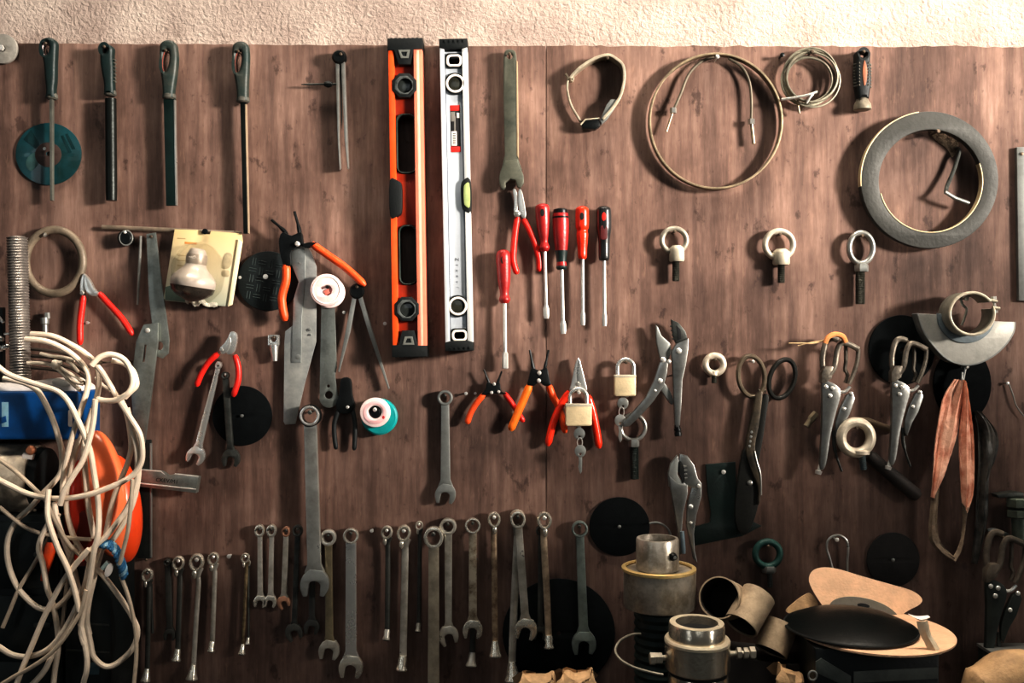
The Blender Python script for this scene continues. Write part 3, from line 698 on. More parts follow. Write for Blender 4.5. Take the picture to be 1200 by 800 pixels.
# ================================================================== pliers family
def circlip(label, piv, tips, hL, hR, m, r=4.6, sc=1.0, nails=(), d=8, mR=None):
    T = Thing('circlip_pliers', label, 'pliers', piv[0], piv[1], d + 8, 'circlip pliers')
    x, y = piv
    for t, sx in zip(tips, (-1, 1)):
        T.part('tip', tube(smooth([(x + sx * 5 * sc, y - 4 * sc, d + 2), (x + sx * 7 * sc, y - 10 * sc, d + 2), (t[0], t[1], d + 3)], 5), [2.6 * sc] * 3 + [2 * sc] * 4 + [1.3 * sc] * 4, n=8), blackm)
    h = T.part('head', prism(smooth([(x - 9 * sc, y - 9 * sc), (x, y - 6 * sc), (x + 9 * sc, y - 9 * sc), (x + 12 * sc, y + 4 * sc), (hR[0][0] + 3, hR[0][1]), (hR[0][0] - 5 * sc, hR[0][1] + 1), (x, y + 8 * sc), (hL[0][0] + 5 * sc, hL[0][1] + 1), (hL[0][0] - 3, hL[0][1]), (x - 12 * sc, y + 2 * sc)], 3, True), d - 2, d + 6, 1.4), blackm)
    for nx, ny in nails: T.part('rivet', rivet(nx, ny, d + 6, 2.6 * sc, 2), bright, h)
    T.part('handle', handle_path(hL, r, d + 2), m)
    T.part('handle', handle_path(hR, r * .9, d), mR or m)
    return T
circlip('small circlip pliers with orange handles right of the ring end of the short wrench', (578, 455), [(567, 433), (588, 435)], [(567, 462), (558, 473), (551, 485), (547, 497)], [(591, 461), (598, 470), (606, 482), (614, 495)], ogrip, 3.6, .8, [(579, 450), (576, 460)], mR=rgrip)
nail(546, 461, 8, 'small nail left of the small circlip pliers', 2)
nail(557, 461, 6, 'second small nail touching the jaw of the small circlip pliers', 1.7)
nail(584.5, 459, 17, 'shiny nail at the pivot of the small circlip pliers', 1.8)
circlip('circlip pliers with bright yellow-orange handles left of the padlocked pliers', (632, 440), [(621, 410), (643, 410)], [(621, 451), (614, 468), (606, 486), (598, 505)], [(643, 451), (649, 466), (656, 480), (663, 508)], obright, 4.6, 1.0, [(632, 437), (631.5, 446)], mR=ogrip, d=9)
circlip('large circlip pliers with long orange handles spread over the steel blade', (341, 283), [(317, 257), (344, 247)], [(334, 309), (334, 328), (329, 350), (333, 376)], [(364, 285), (384, 299), (405, 314), (427, 334)], ogrip, 5, 1.25, [], d=16)

def cutter(label, body, hL, hR, m, d=8, r=4.4, piv=None, mb=None):
    T = Thing('pliers', label, 'pliers', body[0][0][0], body[0][0][1], d + 8)
    for i, b in enumerate(body): T.part('jaw', prism(smooth(b, 3, True), d + i * .6 - 2, d + 5 + i, 1), mb or chrome)
    if piv: T.part('pivot', rivet(piv[0], piv[1], d + 5, 2.8, 2), steel)
    T.part('handle', handle_path(hL, r, d + 1), m); T.part('handle', handle_path(hR, r, d), m)
    return T
cutter('red-handled pliers with silver head, its handles spread below the dull grey ring', [[(97, 320), (93, 327), (92, 340), (94, 346), (99, 338), (101, 328)], [(98, 322), (104, 328), (109, 338), (114, 343), (109, 347), (101, 343), (97, 334)]],
       [(95, 346), (93, 362), (91, 380), (91, 404)], [(113, 343), (124, 355), (140, 373), (153, 393)], rgrip, 10, 3.8, (95, 343))
nail(102, 378, 6, 'tiny bright nail between the handles of the silver-headed red pliers', 2)
cutter('long-nose pliers with red handles behind the hanging padlock', [[(677, 420), (674, 428), (670, 448), (668, 458), (676, 458), (679, 440), (679, 421)], [(679, 421), (682, 430), (687, 450), (688, 458), (680, 458), (677, 440)]],
       [(668, 459), (657, 476), (648, 498), (642, 523)], [(689, 464), (694, 478), (699, 500), (703, 526)], ored, 9, 4.5, (678, 450))
# red handled cutters over two wrenches on the left
cutter('small side cutters with red handles hanging above the black disc on the left', [[(270, 388), (276, 391), (276, 402), (272, 414), (264, 414), (263, 402), (266, 395)], [(268, 394), (262, 402), (256, 409), (260, 415), (267, 410), (270, 400)]],
       [(254, 414), (243, 424), (234, 438), (228, 453)], [(273, 416), (277, 430), (277, 446), (271, 465)], rgrip, 15, 3.6, (259, 410))
T = Thing('pliers', 'black pliers with open dark handles between the gauge strip and the tape reel', 'pliers', 405, 445, 14)
T.part('head', prism(smooth([(399, 444), (410, 444), (412, 462), (415, 476), (410, 484), (397, 484), (393, 474), (397, 460)], 3, True), 4, 11, 1.2), blackm)
T.part('handle', handle_path([(396, 480), (391, 496), (391, 512), (393, 527)], 2.8, 8), black)
T.part('handle', handle_path([(412, 480), (415, 496), (415, 512), (414, 528)], 2.8, 8), black)
nail(407, 477, 13, 'bright nail at the pivot of the black pliers', 2)

def locking(label, name_parts, px, py, d=12, group='locking pliers'):
    T = Thing('locking_pliers', label, 'pliers', px, py, d + 8, group)
    last = None
    for nm, pts, a, b, m, sm in name_parts:
        last = T.part(nm, prism(smooth(pts, 3, True) if sm else pts, d + a, d + b, 1.1), m)
    return T
lp = mat('locking_steel', (172, 172, 168), .3, .88, .5, 40, .03, dark=(136, 136, 132))
T = locking('open locking pliers with jaws spread wide, right of the small padlock', [
    ('upper_jaw', [(787, 374), (796, 378), (804, 388), (806.5, 397), (793, 403), (789, 393)], -2, 5, dsteel, False),
    ('fixed_handle', [(793, 402), (807, 396), (807, 408), (804, 428), (800, 445), (799, 470), (797, 498), (793, 501), (791, 498), (790, 470), (789, 446), (788, 424), (787, 412)], 0, 8, lp, False),
    ('lower_jaw', [(769, 380), (772, 383), (776, 393), (786, 402), (788, 412), (783, 424), (776, 427), (773, 414), (770, 400)], -3, 3, grey, False),
    ('moving_handle', [(773, 424), (783, 422), (782, 436), (778, 452), (766, 470), (750, 488), (738, 499), (731, 500), (730, 495), (742, 482), (756, 466), (766, 446)], 4, 9, lp, False),
    ('toggle_link', [(777, 446), (786, 458), (790, 470), (787, 474), (776, 458), (773, 450)], -3, 3, grey, True)], 797, 400)
for x, y, r in ((795.5, 411, 3.6), (777, 421.5, 3.4), (784, 423.5, 2.6), (773.5, 446, 3.2), (767.5, 457.5, 2)):
    T.part('rivet', rivet(x, y, 20, r, 2), bright)
for i in range(4): T.part('tooth', prism([(788.5 + i * .9, 380 + i * 5), (785.5 + i * .9, 382 + i * 5), (789.5 + i * .9, 384 + i * 5)], 10.5, 16.5, .3), dsteel)
T.part('jaw_slot', prism([(793, 381), (798, 386), (799, 397), (795, 398)], 16.8, 17.4, .1), hole)
T.part('adjusting_screw', lathe((794, 498, 16), (795.5, 511, 16), [(0, 3.2), (.3, 3.2), (.31, 4.2), (.5, 4.2), (.51, 3), (.7, 4.4), (1, 4)], 12), blackm)
nail(789, 440, 10, 'nail hidden between the handles of the open locking pliers', 1.8, rust)
T = locking('closed curved-jaw locking pliers hanging above the tall chuck', [
    ('upper_jaw', [(797, 532), (806, 534), (814, 545), (818, 560), (823, 567), (821, 573), (808, 571), (801, 567), (804, 556), (801, 547), (798, 560), (795, 552)], 0, 6, lp, False),
    ('lower_jaw', [(783, 555), (786, 543), (794, 533), (796, 540), (794, 556), (798, 562), (806, 569), (806, 580), (795, 578), (784, 570)], 1, 8, grey, False),
    ('fixed_handle', [(784, 557), (794, 566), (806, 568), (806, 578), (801, 600), (799, 622), (802, 646), (796, 650), (794, 622), (790, 596), (786, 574)], 2, 9, lp, False),
    ('moving_handle', [(812, 568), (823, 566), (823, 582), (817, 604), (814, 626), (815, 645), (818, 660), (813, 655), (809, 635), (805, 615), (806, 592)], -1, 5, lp, False)], 803, 534)
for x, y, r in ((797.5, 570, 4), (819.5, 570, 2.8), (810, 594, 3), (810, 613, 2)):
    T.part('rivet', rivet(x, y, 18 if x < 800 else 17, r, 2), bright)
T.part('mouth', prism(smooth([(797, 540), (801, 546), (803, 556), (801, 566), (798, 560), (796, 550)], 3, True), 18, 21.2, .3), hole)
for i in range(4): T.part('tooth', prism([(800.5 + i * .4, 545 + i * 4.5), (805 + i * .2, 546 + i * 4.5), (801 + i * .4, 548 + i * 4.5)], 18, 22, .3), steel)
T.part('adjusting_screw', lathe((799, 622, 22), (801, 648, 22), [(0, 2.6), (.8, 2.8), (1, 2.2)], 12), mat('bluish_steel', (150, 168, 178), .3, .6, .2))

def clamp_pliers(label, ox, oy, s=1.0, d=14, mdl=None, mjaw=None):
    """C-clamp locking pliers: two pronged U jaws above a riveted body and two handles; ox,oy = top left prong corner"""
    T = Thing('clamp_pliers', label, 'pliers', ox + 15 * s, oy, d + 12, 'clamp locking pliers'); mdl = mdl or lp; mj = mjaw or mat('jaw_steel', (150, 142, 130), .38, .6, .5, 60, dark=(92, 86, 78))
    def q(pts): return [(ox + x * s, oy + y * s) for x, y in pts]
    def path(pts, dd): return [(ox + x * s, oy + y * s, dd) for x, y in pts]
    T.part('clamp_jaw', tube(smooth(path([(5, 40, ), (4, 26), (8, 8), (14, 3), (22, 5)], d + 2), 5), 3.6 * s, 3.2, 10), mj)
    T.part('clamp_jaw', tube(smooth(path([(10, 46), (16, 36), (19, 18), (24, 9), (32, 10), (44, 16)], d + 9), 5), 3.4 * s, 3.2, 10), mj)
    T.part('moving_jaw', tube(smooth(path([(44, 16), (43, 30), (38, 46), (33, 57)], d + 8), 5), 2.6 * s, 2.8, 10), mj)
    T.part('moving_jaw', tube(smooth(path([(31, 12), (31, 30), (30, 40), (33, 47), (30, 56)], d + 3), 5), 2.2 * s, 2.6, 10), mj)
    T.part('jaw_block', prism(q([(0, 44), (4, 36), (14, 36), (12, 50), (4, 56), (0, 56)]), d, d + 12, 1), mj)
    b = T.part('body', prism(q(smooth([(1, 54), (10, 54), (20, 60), (23, 70), (17, 92), (11, 118), (6, 150), (1, 158), (-2, 152), (0, 120), (1, 85)], 4, True)), d + 4, d + 11, 1.4), mdl)
    T.part('linkage', tube(smooth(path([(22, 66), (29, 66), (35, 60)], d + 6), 4), 2 * s, n=8), bright)
    T.part('moving_handle', prism(q([(30, 70), (37, 66), (40, 74), (34, 92), (26, 106), (20, 122), (17, 118), (17, 102), (22, 86)]), d + 3, d + 10, 1.1), mdl)
    T.part('release_lever', tube(smooth(path([(17, 112), (17, 128), (21, 146), (26, 160)], d + 4), 5), [2.4 * s] * 8 + [1.4 * s] * 8, 2, 8), dsteel)
    for x, y in ((13, 62), (10, 70.5), (5, 60)): T.part('rivet', rivet(ox + x * s, oy + y * s, d + 11, 2.7 * s, 2), bright, b)
    for x, y in ((35, 68), (26.5, 86)): T.part('rivet', rivet(ox + x * s, oy + y * s, d + 10, 2.5 * s, 2), bright)
    T.part('screw_end', lathe((ox + 0 * s, oy + 152 * s, d + 7), (ox - 3 * s, oy + 163 * s, d + 7), [(0, 2.4 * s), (.6, 2.2 * s), (.65, 4.2 * s), (1, 3.6 * s)], 12), bright)
    return T
clamp_pliers('clamp locking pliers hung on an orange string, left one of the pair', 963, 393, 1.0, 14)
clamp_pliers('clamp locking pliers hanging in front of the black disc, left of the peach leather loop', 1045, 394, .96, 14)
nail(984, 398, 12, 'nail behind the string of the left clamp pliers', 2, rust)
nail(1064, 400, 12, 'nail behind the jaws of the right clamp pliers', 2, rust)
st = mat('orange_string', (232, 160, 104), .8, 0, .2, 120)
T = Thing('string', 'loop of orange string with a loose pale end over the left clamp pliers', 'string', 978, 395, 28)
T.part('wrap', tube(smooth([(967, 402, 29), (970, 395, 30), (978, 391.5, 30), (987, 394, 30), (991, 401, 29)], 6), 3, 2.2, 8), st)
T.part('wrap', tube(smooth([(968, 399, 27), (973, 393, 28), (981, 391, 28), (989, 397, 27)], 6), 2.4, 2, 8), st)
T.part('loose_end', tube(smooth([(970, 397, 28), (955, 402, 26), (940, 402, 25), (926, 402, 22)], 6), .8, n=6), mat('pale_string', (214, 186, 146), .8, 0, .2, 120))
T.part('loose_end', tube(smooth([(968, 398, 27), (952, 401, 25), (936, 405, 24)], 6), .7, n=6), MATS['pale_string'])

# ================================================================== padlocks
def padlock(label, sh, body, keys, d=14, mk=None):
    T = Thing('padlock', label, 'padlock', (sh[0] + sh[2]) / 2, sh[1], d + 10, 'brass padlocks with keys')
    x0, y0, x1, y1 = sh; r = (x1 - x0) / 2 - 2
    xm = (x0 + x1) / 2
    T.part('shackle', tube([(x0 + 2, y1 + 3, d)] + [(x, y, d) for x, y in circle(xm, y0 + r + 2, r, r, 20, PI, 2 * PI)] + [(x1 - 2, y1 + 3, d)], 2.5, n=12), chrome)
    b = T.part('body', prism(rrect(*body, 2.5), d - 6, d + 6, 1.6), brass)
    T.part('edge_band', prism(rrect(body[0] - .2, body[1] - .3, body[2] + .2, body[1] + 3, 1), d - 6.2, d + 6.2, .6), cream, b)
    T.part('lock_plug', lathe((xm, body[3] - 1, d), (xm, body[3] + 1, d), [(0, 4), (1, 3.6)], 14), steel, b)
    for i, (kx, ky, bl) in enumerate(keys):
        dd = d + (0 if i == 0 else 3)
        k_ = T.part('key', prism([circle(kx, ky, 6.6, 7.2, 24), circle(kx, ky + 3.5, 1.6, n=10)], dd - 1, dd + 1, .3), mk or steel)
        if i == 0: T.part('key_blade', prism([(kx - 2, ky - 6), (kx + 2, ky - 6), (kx + 2, body[3] - .5), (kx - 2, body[3] - .5)], dd - .8, dd + .8, .2), mk or steel, k_)
        else: T.part('key_blade', prism([(kx - 2.2, ky + 6), (kx + 2.2, ky + 6), (kx + 2, ky + bl - 3), (kx, ky + bl), (kx - 1.4, ky + bl - 3), (kx - 2.6, ky + bl * .7), (kx - 1.6, ky + bl * .5)], dd - .8, dd + .8, .2), mk or steel, k_)
    (ax, ay, _), (bx, by, _) = keys
    T.part('key_ring', torus((ax + bx) / 2, (ay + by) / 2, d + 1.5, 3, 5.5, .6, n=24, m=6), bright)
    return T
padlock('small padlock with two keys hanging right of the padlocked red pliers', (722.5, 419, 746, 441), (720.5, 439.5, 746, 464.5), [(731, 473, 0), (727.5, 493, 26)])
nail(734, 424.5, 18, 'nail inside the shackle of the small right padlock', 2, rust)
padlock('padlock with two keys hung over the red long-nose pliers', (666.5, 454, 690.5, 477), (663, 473.5, 694, 499.5), [(679.5, 509, 0), (680.5, 529, 27)], 24, grey)
nail(678.5, 460, 31, 'nail inside the shackle of the padlock over the red pliers', 2.2)

# ================================================================== tin snips, plate, discs
T = Thing('tin_snips', 'long dark tin snips with two loop handles', 'snips', 881, 420, 18)
sn = mat('snips_steel', (96, 86, 72), .42, .45, .5, 60, dark=(44, 42, 38))
snd = mat('snips_dark', (42, 42, 38), .45, .35, .4, 60)
T.part('loop_handle', tube([(x, y, 12) for x, y in circle(882, 441, 15.5, 24, 40, rot=-.12)], 2.9, 3.4, 10, True), mat('loop_steel', (122, 110, 94), .42, .45, .4, 60))
T.part('loop_handle', tube([(x, y, 10) for x, y in circle(918.5, 444, 14.5, 23.5, 40, rot=.32)], 2.9, 3.4, 10, True), snd)
a = T.part('arm', prism(smooth([(886, 462), (893, 458), (893, 470), (889, 500), (885, 522), (887, 540), (892, 556), (891, 586), (888, 590), (888, 570), (878, 545), (874, 524), (878, 500), (883, 480)], 3, True), 11, 19, 1.2), sn)
T.part('arm', prism(smooth([(895, 466), (903, 464), (901, 480), (895, 520), (886, 560), (872, 570), (876, 545), (888, 510)], 3, True), 5, 11, 1.2), snd)
T.part('stop', lathe((890, 458, 12), (899, 458, 12), [(0, 2.5), (1, 2)], 10), sn)
T.part('blade', prism(smooth([(872, 528), (880, 532), (888, 550), (892, 572), (890, 590), (884, 612), (875, 627), (866, 622), (862, 600), (866, 560)], 3, True), 8, 15, 1.4), snd)
T.part('bright_edge', tube(smooth([(884, 528, 19), (887, 542, 19), (891, 556, 19), (892, 580, 18)], 5), 1.1, n=8), steel, a)
T.part('pivot_bolt', rivet(879.5, 566, 14, 3.4, 4), steel)
for i in range(4): T.part('stamped_mark', prism(circle(880.5 - i * .8, 506 + i * 5.5, 1.6, 1.8, 8), 18.8, 19.4, .1), grey, a)
nail(883, 423.5, 18, 'nail in the left loop of the tin snips', 2)

solo('rubber_plate', 'dark green L-shaped plate hanging left of the tin snip blades', 'plate', prism([[(827, 544), (862, 541), (863, 600), (884, 612), (893, 616), (870, 628), (815, 639), (812, 618), (832, 612), (833, 600), (829, 575)], circle(848, 553, 1.6, n=10)], .6, 4.5, .8), ngreen, 4)
nail(848, 553, 7, 'nail fixing the dark green L-shaped plate', 2.6)

def bdisc(label, c, r, nl, ry=None, d=.6, m=None, th=3):
    o = solo('abrasive_disc', label, 'disc', prism([circle(c[0], c[1], r, ry or r, 60), circle(c[0], c[1], 2.4, n=12)], d, d + th, .8), m or disc_bk, d + th, 'dark round discs on the board')
    if nl: nail(c[0], c[1], d + th + 4, nl, 1.9, grey)
    return o
bdisc('plain black disc behind the dark wrench below the side cutters', (283.5, 487), 35, 'nail in the black disc below the side cutters')
bdisc('black disc hanging left of the closed locking pliers above the chuck', (726, 617), 35.5, 'nail in the black disc above the tall chuck', 34.5)
bdisc('black disc behind the right clamp pliers and the grinder guard', (1057, 410), 39, None, 41)
bdisc('black disc half hidden under the grinder guard', (1128, 450), 34, None, 44, d=.6)
bdisc('very large dark disc low behind the rightmost wrench', (655, 742), 66, None, 64)
bdisc('faint dark disc low on the board above the pad stack', (1047, 656), 31, 'tiny nail in the faint dark disc above the pad stack', 32, m=mat('faint_disc', (24, 22, 20), .8, 0, .3, 60))
T = Thing('patterned_disc', 'black disc with criss-cross grooved pattern behind the orange-handled pliers', 'disc', 313, 328, 6)
T.part('disc', prism([circle(313.5, 329, 36, 35, 60), circle(311, 324, 2.4, n=12)], .6, 4, .8), mat('pattern_disc', (20, 30, 31), .6, 0, .3, 70))
p = T.o.children[0]; gl = mat('groove_grey', (52, 64, 62), .55, 0, .3, 60)
F = lambda u, v: (313.5 + u * .98 - v * .17, 329 + u * .17 + v * .98)
for i in range(-3, 4):
    for j in range(-3, 4):
        u, v = i * 10, j * 10
        if math.hypot(u, v) > 29 or (abs(u) < 6 and abs(v) < 6): continue
        for o_ in (-1.6, 1.6):
            if (i + j) % 2: a, b = F(u - 4.5, v + o_), F(u + 4.5, v + o_)
            else: a, b = F(u + o_, v - 4.5), F(u + o_, v + 4.5)
            T.part('groove', tube([a + (4.0,), b + (4.0,)], .5, .35, 6), gl, p)
nail(311, 324, 10, 'large bright nail in the patterned black disc', 3)
nail(281, 325, 6, 'nail between the bulb pack and the patterned disc', 2)

# ================================================================== grinder guard, strap, bag, rod
T = Thing('grinder_guard', 'pale grey half-round grinder guard with clamp collar on the right', 'guard', 1134, 350, 24)
gd = mat('pale_guard_paint', (188, 186, 178), .5, .1, .25, 40)
arcp = smooth([(1190, 377), (1188, 390), (1178, 405), (1163, 418), (1145, 426), (1128, 427), (1110, 420), (1095, 405), (1083, 388), (1076, 367)], 5)
T.part('guard_plate', prism([(1076, 367), (1112, 369), (1114, 385), (1128, 394), (1145, 392), (1157, 376), (1190, 377)] + arcp[1:-1], 20, 23, .8), gd)
T.part('guard_rim', strip(arcp, 2, 6, 23), mat('guard_rim_grey', (150, 152, 148), .5, .1, .3, 40))
T.part('cone_flange', prism([circle(1132, 370, 34, 32, 40, a0=-.1, a1=PI + .1) + circle(1131, 368, 25, 24, 30, a0=0, a1=PI)[::-1]], 21, 25.5, 1), mat('blue_grey_flange', (132, 142, 146), .5, .2, .3, 40))
T.part('collar', strip(circle(1129.5, 368, 25.5, 24.2, 50, a0=-.25, a1=2 * PI - .62), 2.6, 16, 46, False), mat('collar_grey', (152, 150, 138), .45, .3, .35, 50))
T.part('collar_lip', tube([(x, y, 46) for x, y in circle(1129.5, 368, 25.5, 24.2, 50, a0=-.25, a1=2 * PI - .62)], 1.8, n=8), cream)
for a, b in (((1149, 352), (1159, 354)), ((1154, 361), (1162, 362))):
    T.part('clamp_ear', tube([a + (44,), b + (44,)], 1.8, 2.4, 8), cream)
T.part('clamp_bolt', lathe((1157, 348, 40), (1159, 367, 40), [(0, 3.4), (.2, 3.4), (.21, 1.8), (.75, 1.8), (.76, 3.4), (1, 3.2)], 6), steel)
nail(1133.5, 349.5, 30, 'nail holding the grinder guard, inside its collar', 2.6)
T = Thing('wire_hook', 'bent wire hook hanging inside the grinder guard collar', 'hook', 1130, 350, 24)
T.part('wire', tube(smooth([(1138, 347, 20), (1132, 345, 21), (1127, 350, 22), (1129, 357, 22), (1134, 362, 21), (1132, 372, 20), (1129, 381, 19)], 6), 1.5, n=8), steel)

def sheet(pl, pr, d, th=2.2, amp=2.0, seed=1, n=9):
    """crumpled hanging strip between two outlines given top to bottom"""
    random.seed(seed); L = smooth([p + (0,) for p in pl], 6); R = smooth([p + (0,) for p in pr], 6); m = min(len(L), len(R)); g = G()
    ph = [random.uniform(0, 6) for _ in range(n + 1)]
    for sgn in (1, -1):
        for i in range(m):
            for j in range(n + 1):
                t = j / n
                w = amp * (math.sin(t * 9 + ph[0] + i * .05) + .7 * math.sin(t * 17 + ph[1] - i * .09) + .4 * math.sin(i * .55 + ph[j] * .4))
                g.v.append((L[i][0] + (R[i][0] - L[i][0]) * t + random.uniform(-.25, .25), L[i][1] + (R[i][1] - L[i][1]) * t, d + w + sgn * th / 2 + 3 * math.sin(PI * t)))
    o = m * (n + 1); W = n + 1
    for i in range(m - 1):
        for j in range(n):
            a = i * W + j
            g.f.append((a, a + 1, a + W + 1, a + W)); g.f.append((o + a + W, o + a + W + 1, o + a + 1, o + a))
        for j in (0, n):
            a = i * W + j; g.f.append((a, a + W, o + a + W, o + a))
    for i in (0, m - 1):
        for j in range(n):
            a = i * W + j; g.f.append((a, a + 1, o + a + 1, o + a))
    return g
T = Thing('leather_strap', 'loop of peach leather hanging below the grinder guard', 'strap', 1126, 430, 22)
T.part('left_fold', sheet([(1119, 444), (1109, 460), (1102, 480), (1097, 515), (1094, 550), (1093, 583)], [(1132, 446), (1129, 472), (1124, 506), (1116, 537), (1107, 562), (1096, 584)], 18, 2.5, 2.2, 3), rag)
T.part('front_fold', sheet([(1128, 444), (1130, 470), (1127, 495), (1126, 525), (1127, 560), (1129, 590)], [(1133, 448), (1138, 480), (1141, 515), (1142, 550), (1140, 580), (1134, 601)], 19, 2.5, 1.6, 5), rag)
T.part('lower_loop', sheet([(1095, 580), (1093, 600), (1091, 620), (1093, 636), (1105, 650), (1120, 659)], [(1102, 572), (1100, 596), (1099, 616), (1103, 634), (1112, 646), (1123, 655)], 17, 2, 1.2, 6, 5), ragd)
T.part('lower_loop', sheet([(1129, 590), (1130, 610), (1128, 630), (1124, 645), (1118, 655)], [(1137, 596), (1134, 615), (1131, 634), (1127, 650), (1121, 660)], 17, 2, 1, 7, 5), ragd)
T.part('hanger', tube([(1130, 446, 18), (1132, 438, 17), (1134, 430, 16)], 1.6, n=8), steel)
T.part('hanger', tube([(1128, 446, 20), (1129, 436, 18)], 1.3, n=8), steel)
nail(1134, 430, 20, 'nail for the peach leather loop, under the grinder guard', 2)
solo('plastic_bag', 'crumpled dark grey bag hanging right of the peach leather loop', 'bag', sheet([(1140, 480), (1145, 500), (1146, 540), (1145, 580), (1143, 620), (1140, 660)], [(1150, 482), (1170, 508), (1168, 535), (1160, 560), (1157, 610), (1146, 660)], 9, 1.5, 2.2, 9), mat('dark_bag', (96, 92, 86), .35, 0, .6, 40, dark=(38, 40, 38)), 10)
T = Thing('grip_bar', 'slanted bar with dark grip behind the thick pale eye bolt', 'bar', 1000, 492, 10)
T.part('rod', tube([(998, 491, 5), (1018, 493, 5), (1050, 505, 5)], [2.2, 3.8, 3.6], n=12), mat('pale_rod', (128, 112, 92), .5, .3, .4))
T.part('rubber_grip', lathe((1018, 533, 9), (1076, 582, 9), [(0, 6), (.03, 7.5), (.5, 8), (.95, 8.2), (1, 6)], 18), mat('brown_black_grip', (46, 40, 36), .7, 0, .4, 60))
T = Thing('bolt', 'short stubby bolt sticking out left of the left clamp pliers', 'bolt', 950, 492, 12)
T.part('shank', lathe((946, 500, 8), (953, 490, 8), [(0, 4), (.8, 4), (1, 3.6)], 12), hoopm)
T.part('head', lathe((951, 492, 8), (958, 484, 8), [(0, 4.6), (.8, 4.6), (1, 4)], 6), hoopm)
T = Thing('wire_loop', 'thin wire loop hanging from a bright nail above the stacked pads', 'wire', 982, 630, 10)
T.part('wire', tube(smooth([(977, 670, 8), (973, 655, 8), (969.5, 643, 8), (971, 633, 8), (978, 628, 8), (986, 628, 8), (993, 634, 8), (994.5, 645, 8), (993.5, 658, 8), (993.5, 673, 8)], 5), 1.5, n=8), steel)
nail(981, 632.5, 12, 'bright nail holding the thin wire loop', 2.6)
solo('bent_wire', 'thin bright wire hanging loose at the right edge of the photo', 'wire', tube(smooth([(1183, 450, 4), (1187, 462, 5), (1191, 475, 5), (1201, 489, 5)], 5), .9, n=6), steel, 5)
nail(1181, 449, 6, 'small nail above the loose wire near the right edge', 2)

# ================================================================== left middle
T = Thing('rubber_ring', 'dull grey-brown ring hanging on the left behind the threaded rod', 'ring', 62, 270, 14)
T.part('ring', torus(61.5, 306, 9, 33.5, 37.5, 4.8, 4.5, 60, 12), mat('grey_brown_ring', (128, 116, 100), .5, .1, .4, 60))
T.part('hanger', tube(smooth([(50, 273, 2), (52, 274, 12), (53, 276, 15)], 4), 2, n=8), steel)
T = Thing('hex_bolt', 'grey bolt hanging head up between the threaded rod and the red pliers', 'bolt', 52, 368, 10)
T.part('head', lathe((54, 366, 7), (54, 373, 7), [(0, 3), (1, 3.4)], 6), grey)
T.part('shank', lathe((51, 372, 7), (52, 396, 7), [(0, 5), (.3, 4.6), (.35, 3.4), (1, 3.2)], 14), grey)

T = Thing('scribing_gauge', 'marking gauge with a long horizontal rod behind the bulb pack', 'gauge', 160, 267, 10)
T.part('beam', tube([(118, 265.5, 6), (200, 269, 6), (282, 273, 6)], 2.6, 2.4, 10), mat('pale_beam', (142, 128, 112), .5, .3, .3))
T.part('knob', lathe((147, 279, 2), (147, 279, 14), [(0, 8), (.3, 9), (.9, 8.5), (1, 7)], 20), blackm)
T.part('knob_rim', torus(149, 279, 13.5, 7.5, 8.5, .9, n=30, m=6), steel, T.o.children[-1])
T.part('scriber', tube([(164, 276, 7), (162, 320, 7), (160, 357, 7)], [1.6, 1.8, 1.2], n=8), steel)
nail(146, 272, 17, 'tiny bright nail above the marking gauge knob', 1.7)
T = Thing('angle_gauge', 'grey steel strip with rounded foot hanging left of the bulb pack', 'gauge', 176, 274, 12)
T.part('blade', prism([[(171, 274), (182, 272), (189, 330), (195, 375), (198, 398), (197, 414), (190, 420), (182, 417), (180, 400), (174, 350)], circle(186.5, 405, 4.2, 5, 20), circle(176.5, 277, 1.8, n=10)], 8, 11, .5), gauge)
nail(176.5, 277, 14, 'nail at the top of the grey strip beside the bulb pack', 1.9, rust)
T = Thing('sliding_square', 'long dark steel square with slotted head hanging behind the white cable', 'square', 172, 380, 20)
T.part('slotted_head', prism([[(167, 380), (184, 378), (184, 400), (175, 470), (168, 520), (156, 518), (152, 450), (158, 400)], [(168, 404), (170.5, 404), (168, 424), (165.5, 424)]], 12, 17, .8), gauge)
T.part('clamp_screw', rivet(172, 387, 17, 3, 2.6), bright, T.o.children[-1])
T.part('rule', prism([(156, 516), (174, 516), (174, 656), (158, 656)], 8, 11, .5), mat('dark_rule', (52, 56, 52), .45, .5, .4, 60))
T.part('rule_edge', prism([(172.6, 520), (174.4, 520), (174.4, 655), (172.6, 655)], 8, 11.6, .2), grey, T.o.children[-1])
nail(171, 656, 12, 'nail at the foot of the dark steel square', 1.6, rust)
T = Thing('steel_block', 'grey machined block with stamped lettering sticking out right of the cable', 'block', 195, 562, 26)
T.part('body', prism([(158, 550), (188, 553), (195, 558), (204, 556), (232, 559), (229, 578), (158, 570)], 12, 24, 1), gauge)
b = T.o.children[0]
T.part('polished_edge', tube([(160, 566, 24), (229, 573.5, 24)], .9, n=6), bright, b)
T.part('polished_edge', tube([(204, 555.5, 23), (232, 559, 23)], .9, n=6), bright, b)
T.part('polished_edge', tube([(160, 550.5, 23), (187, 552.5, 23), (192, 556.5, 23)], .8, n=6), bright, b)
T.part('stamped_lettering', letters('CKEV/M1', 195, 563.6, 6.6, 24.1, .1, .15), hole, b)

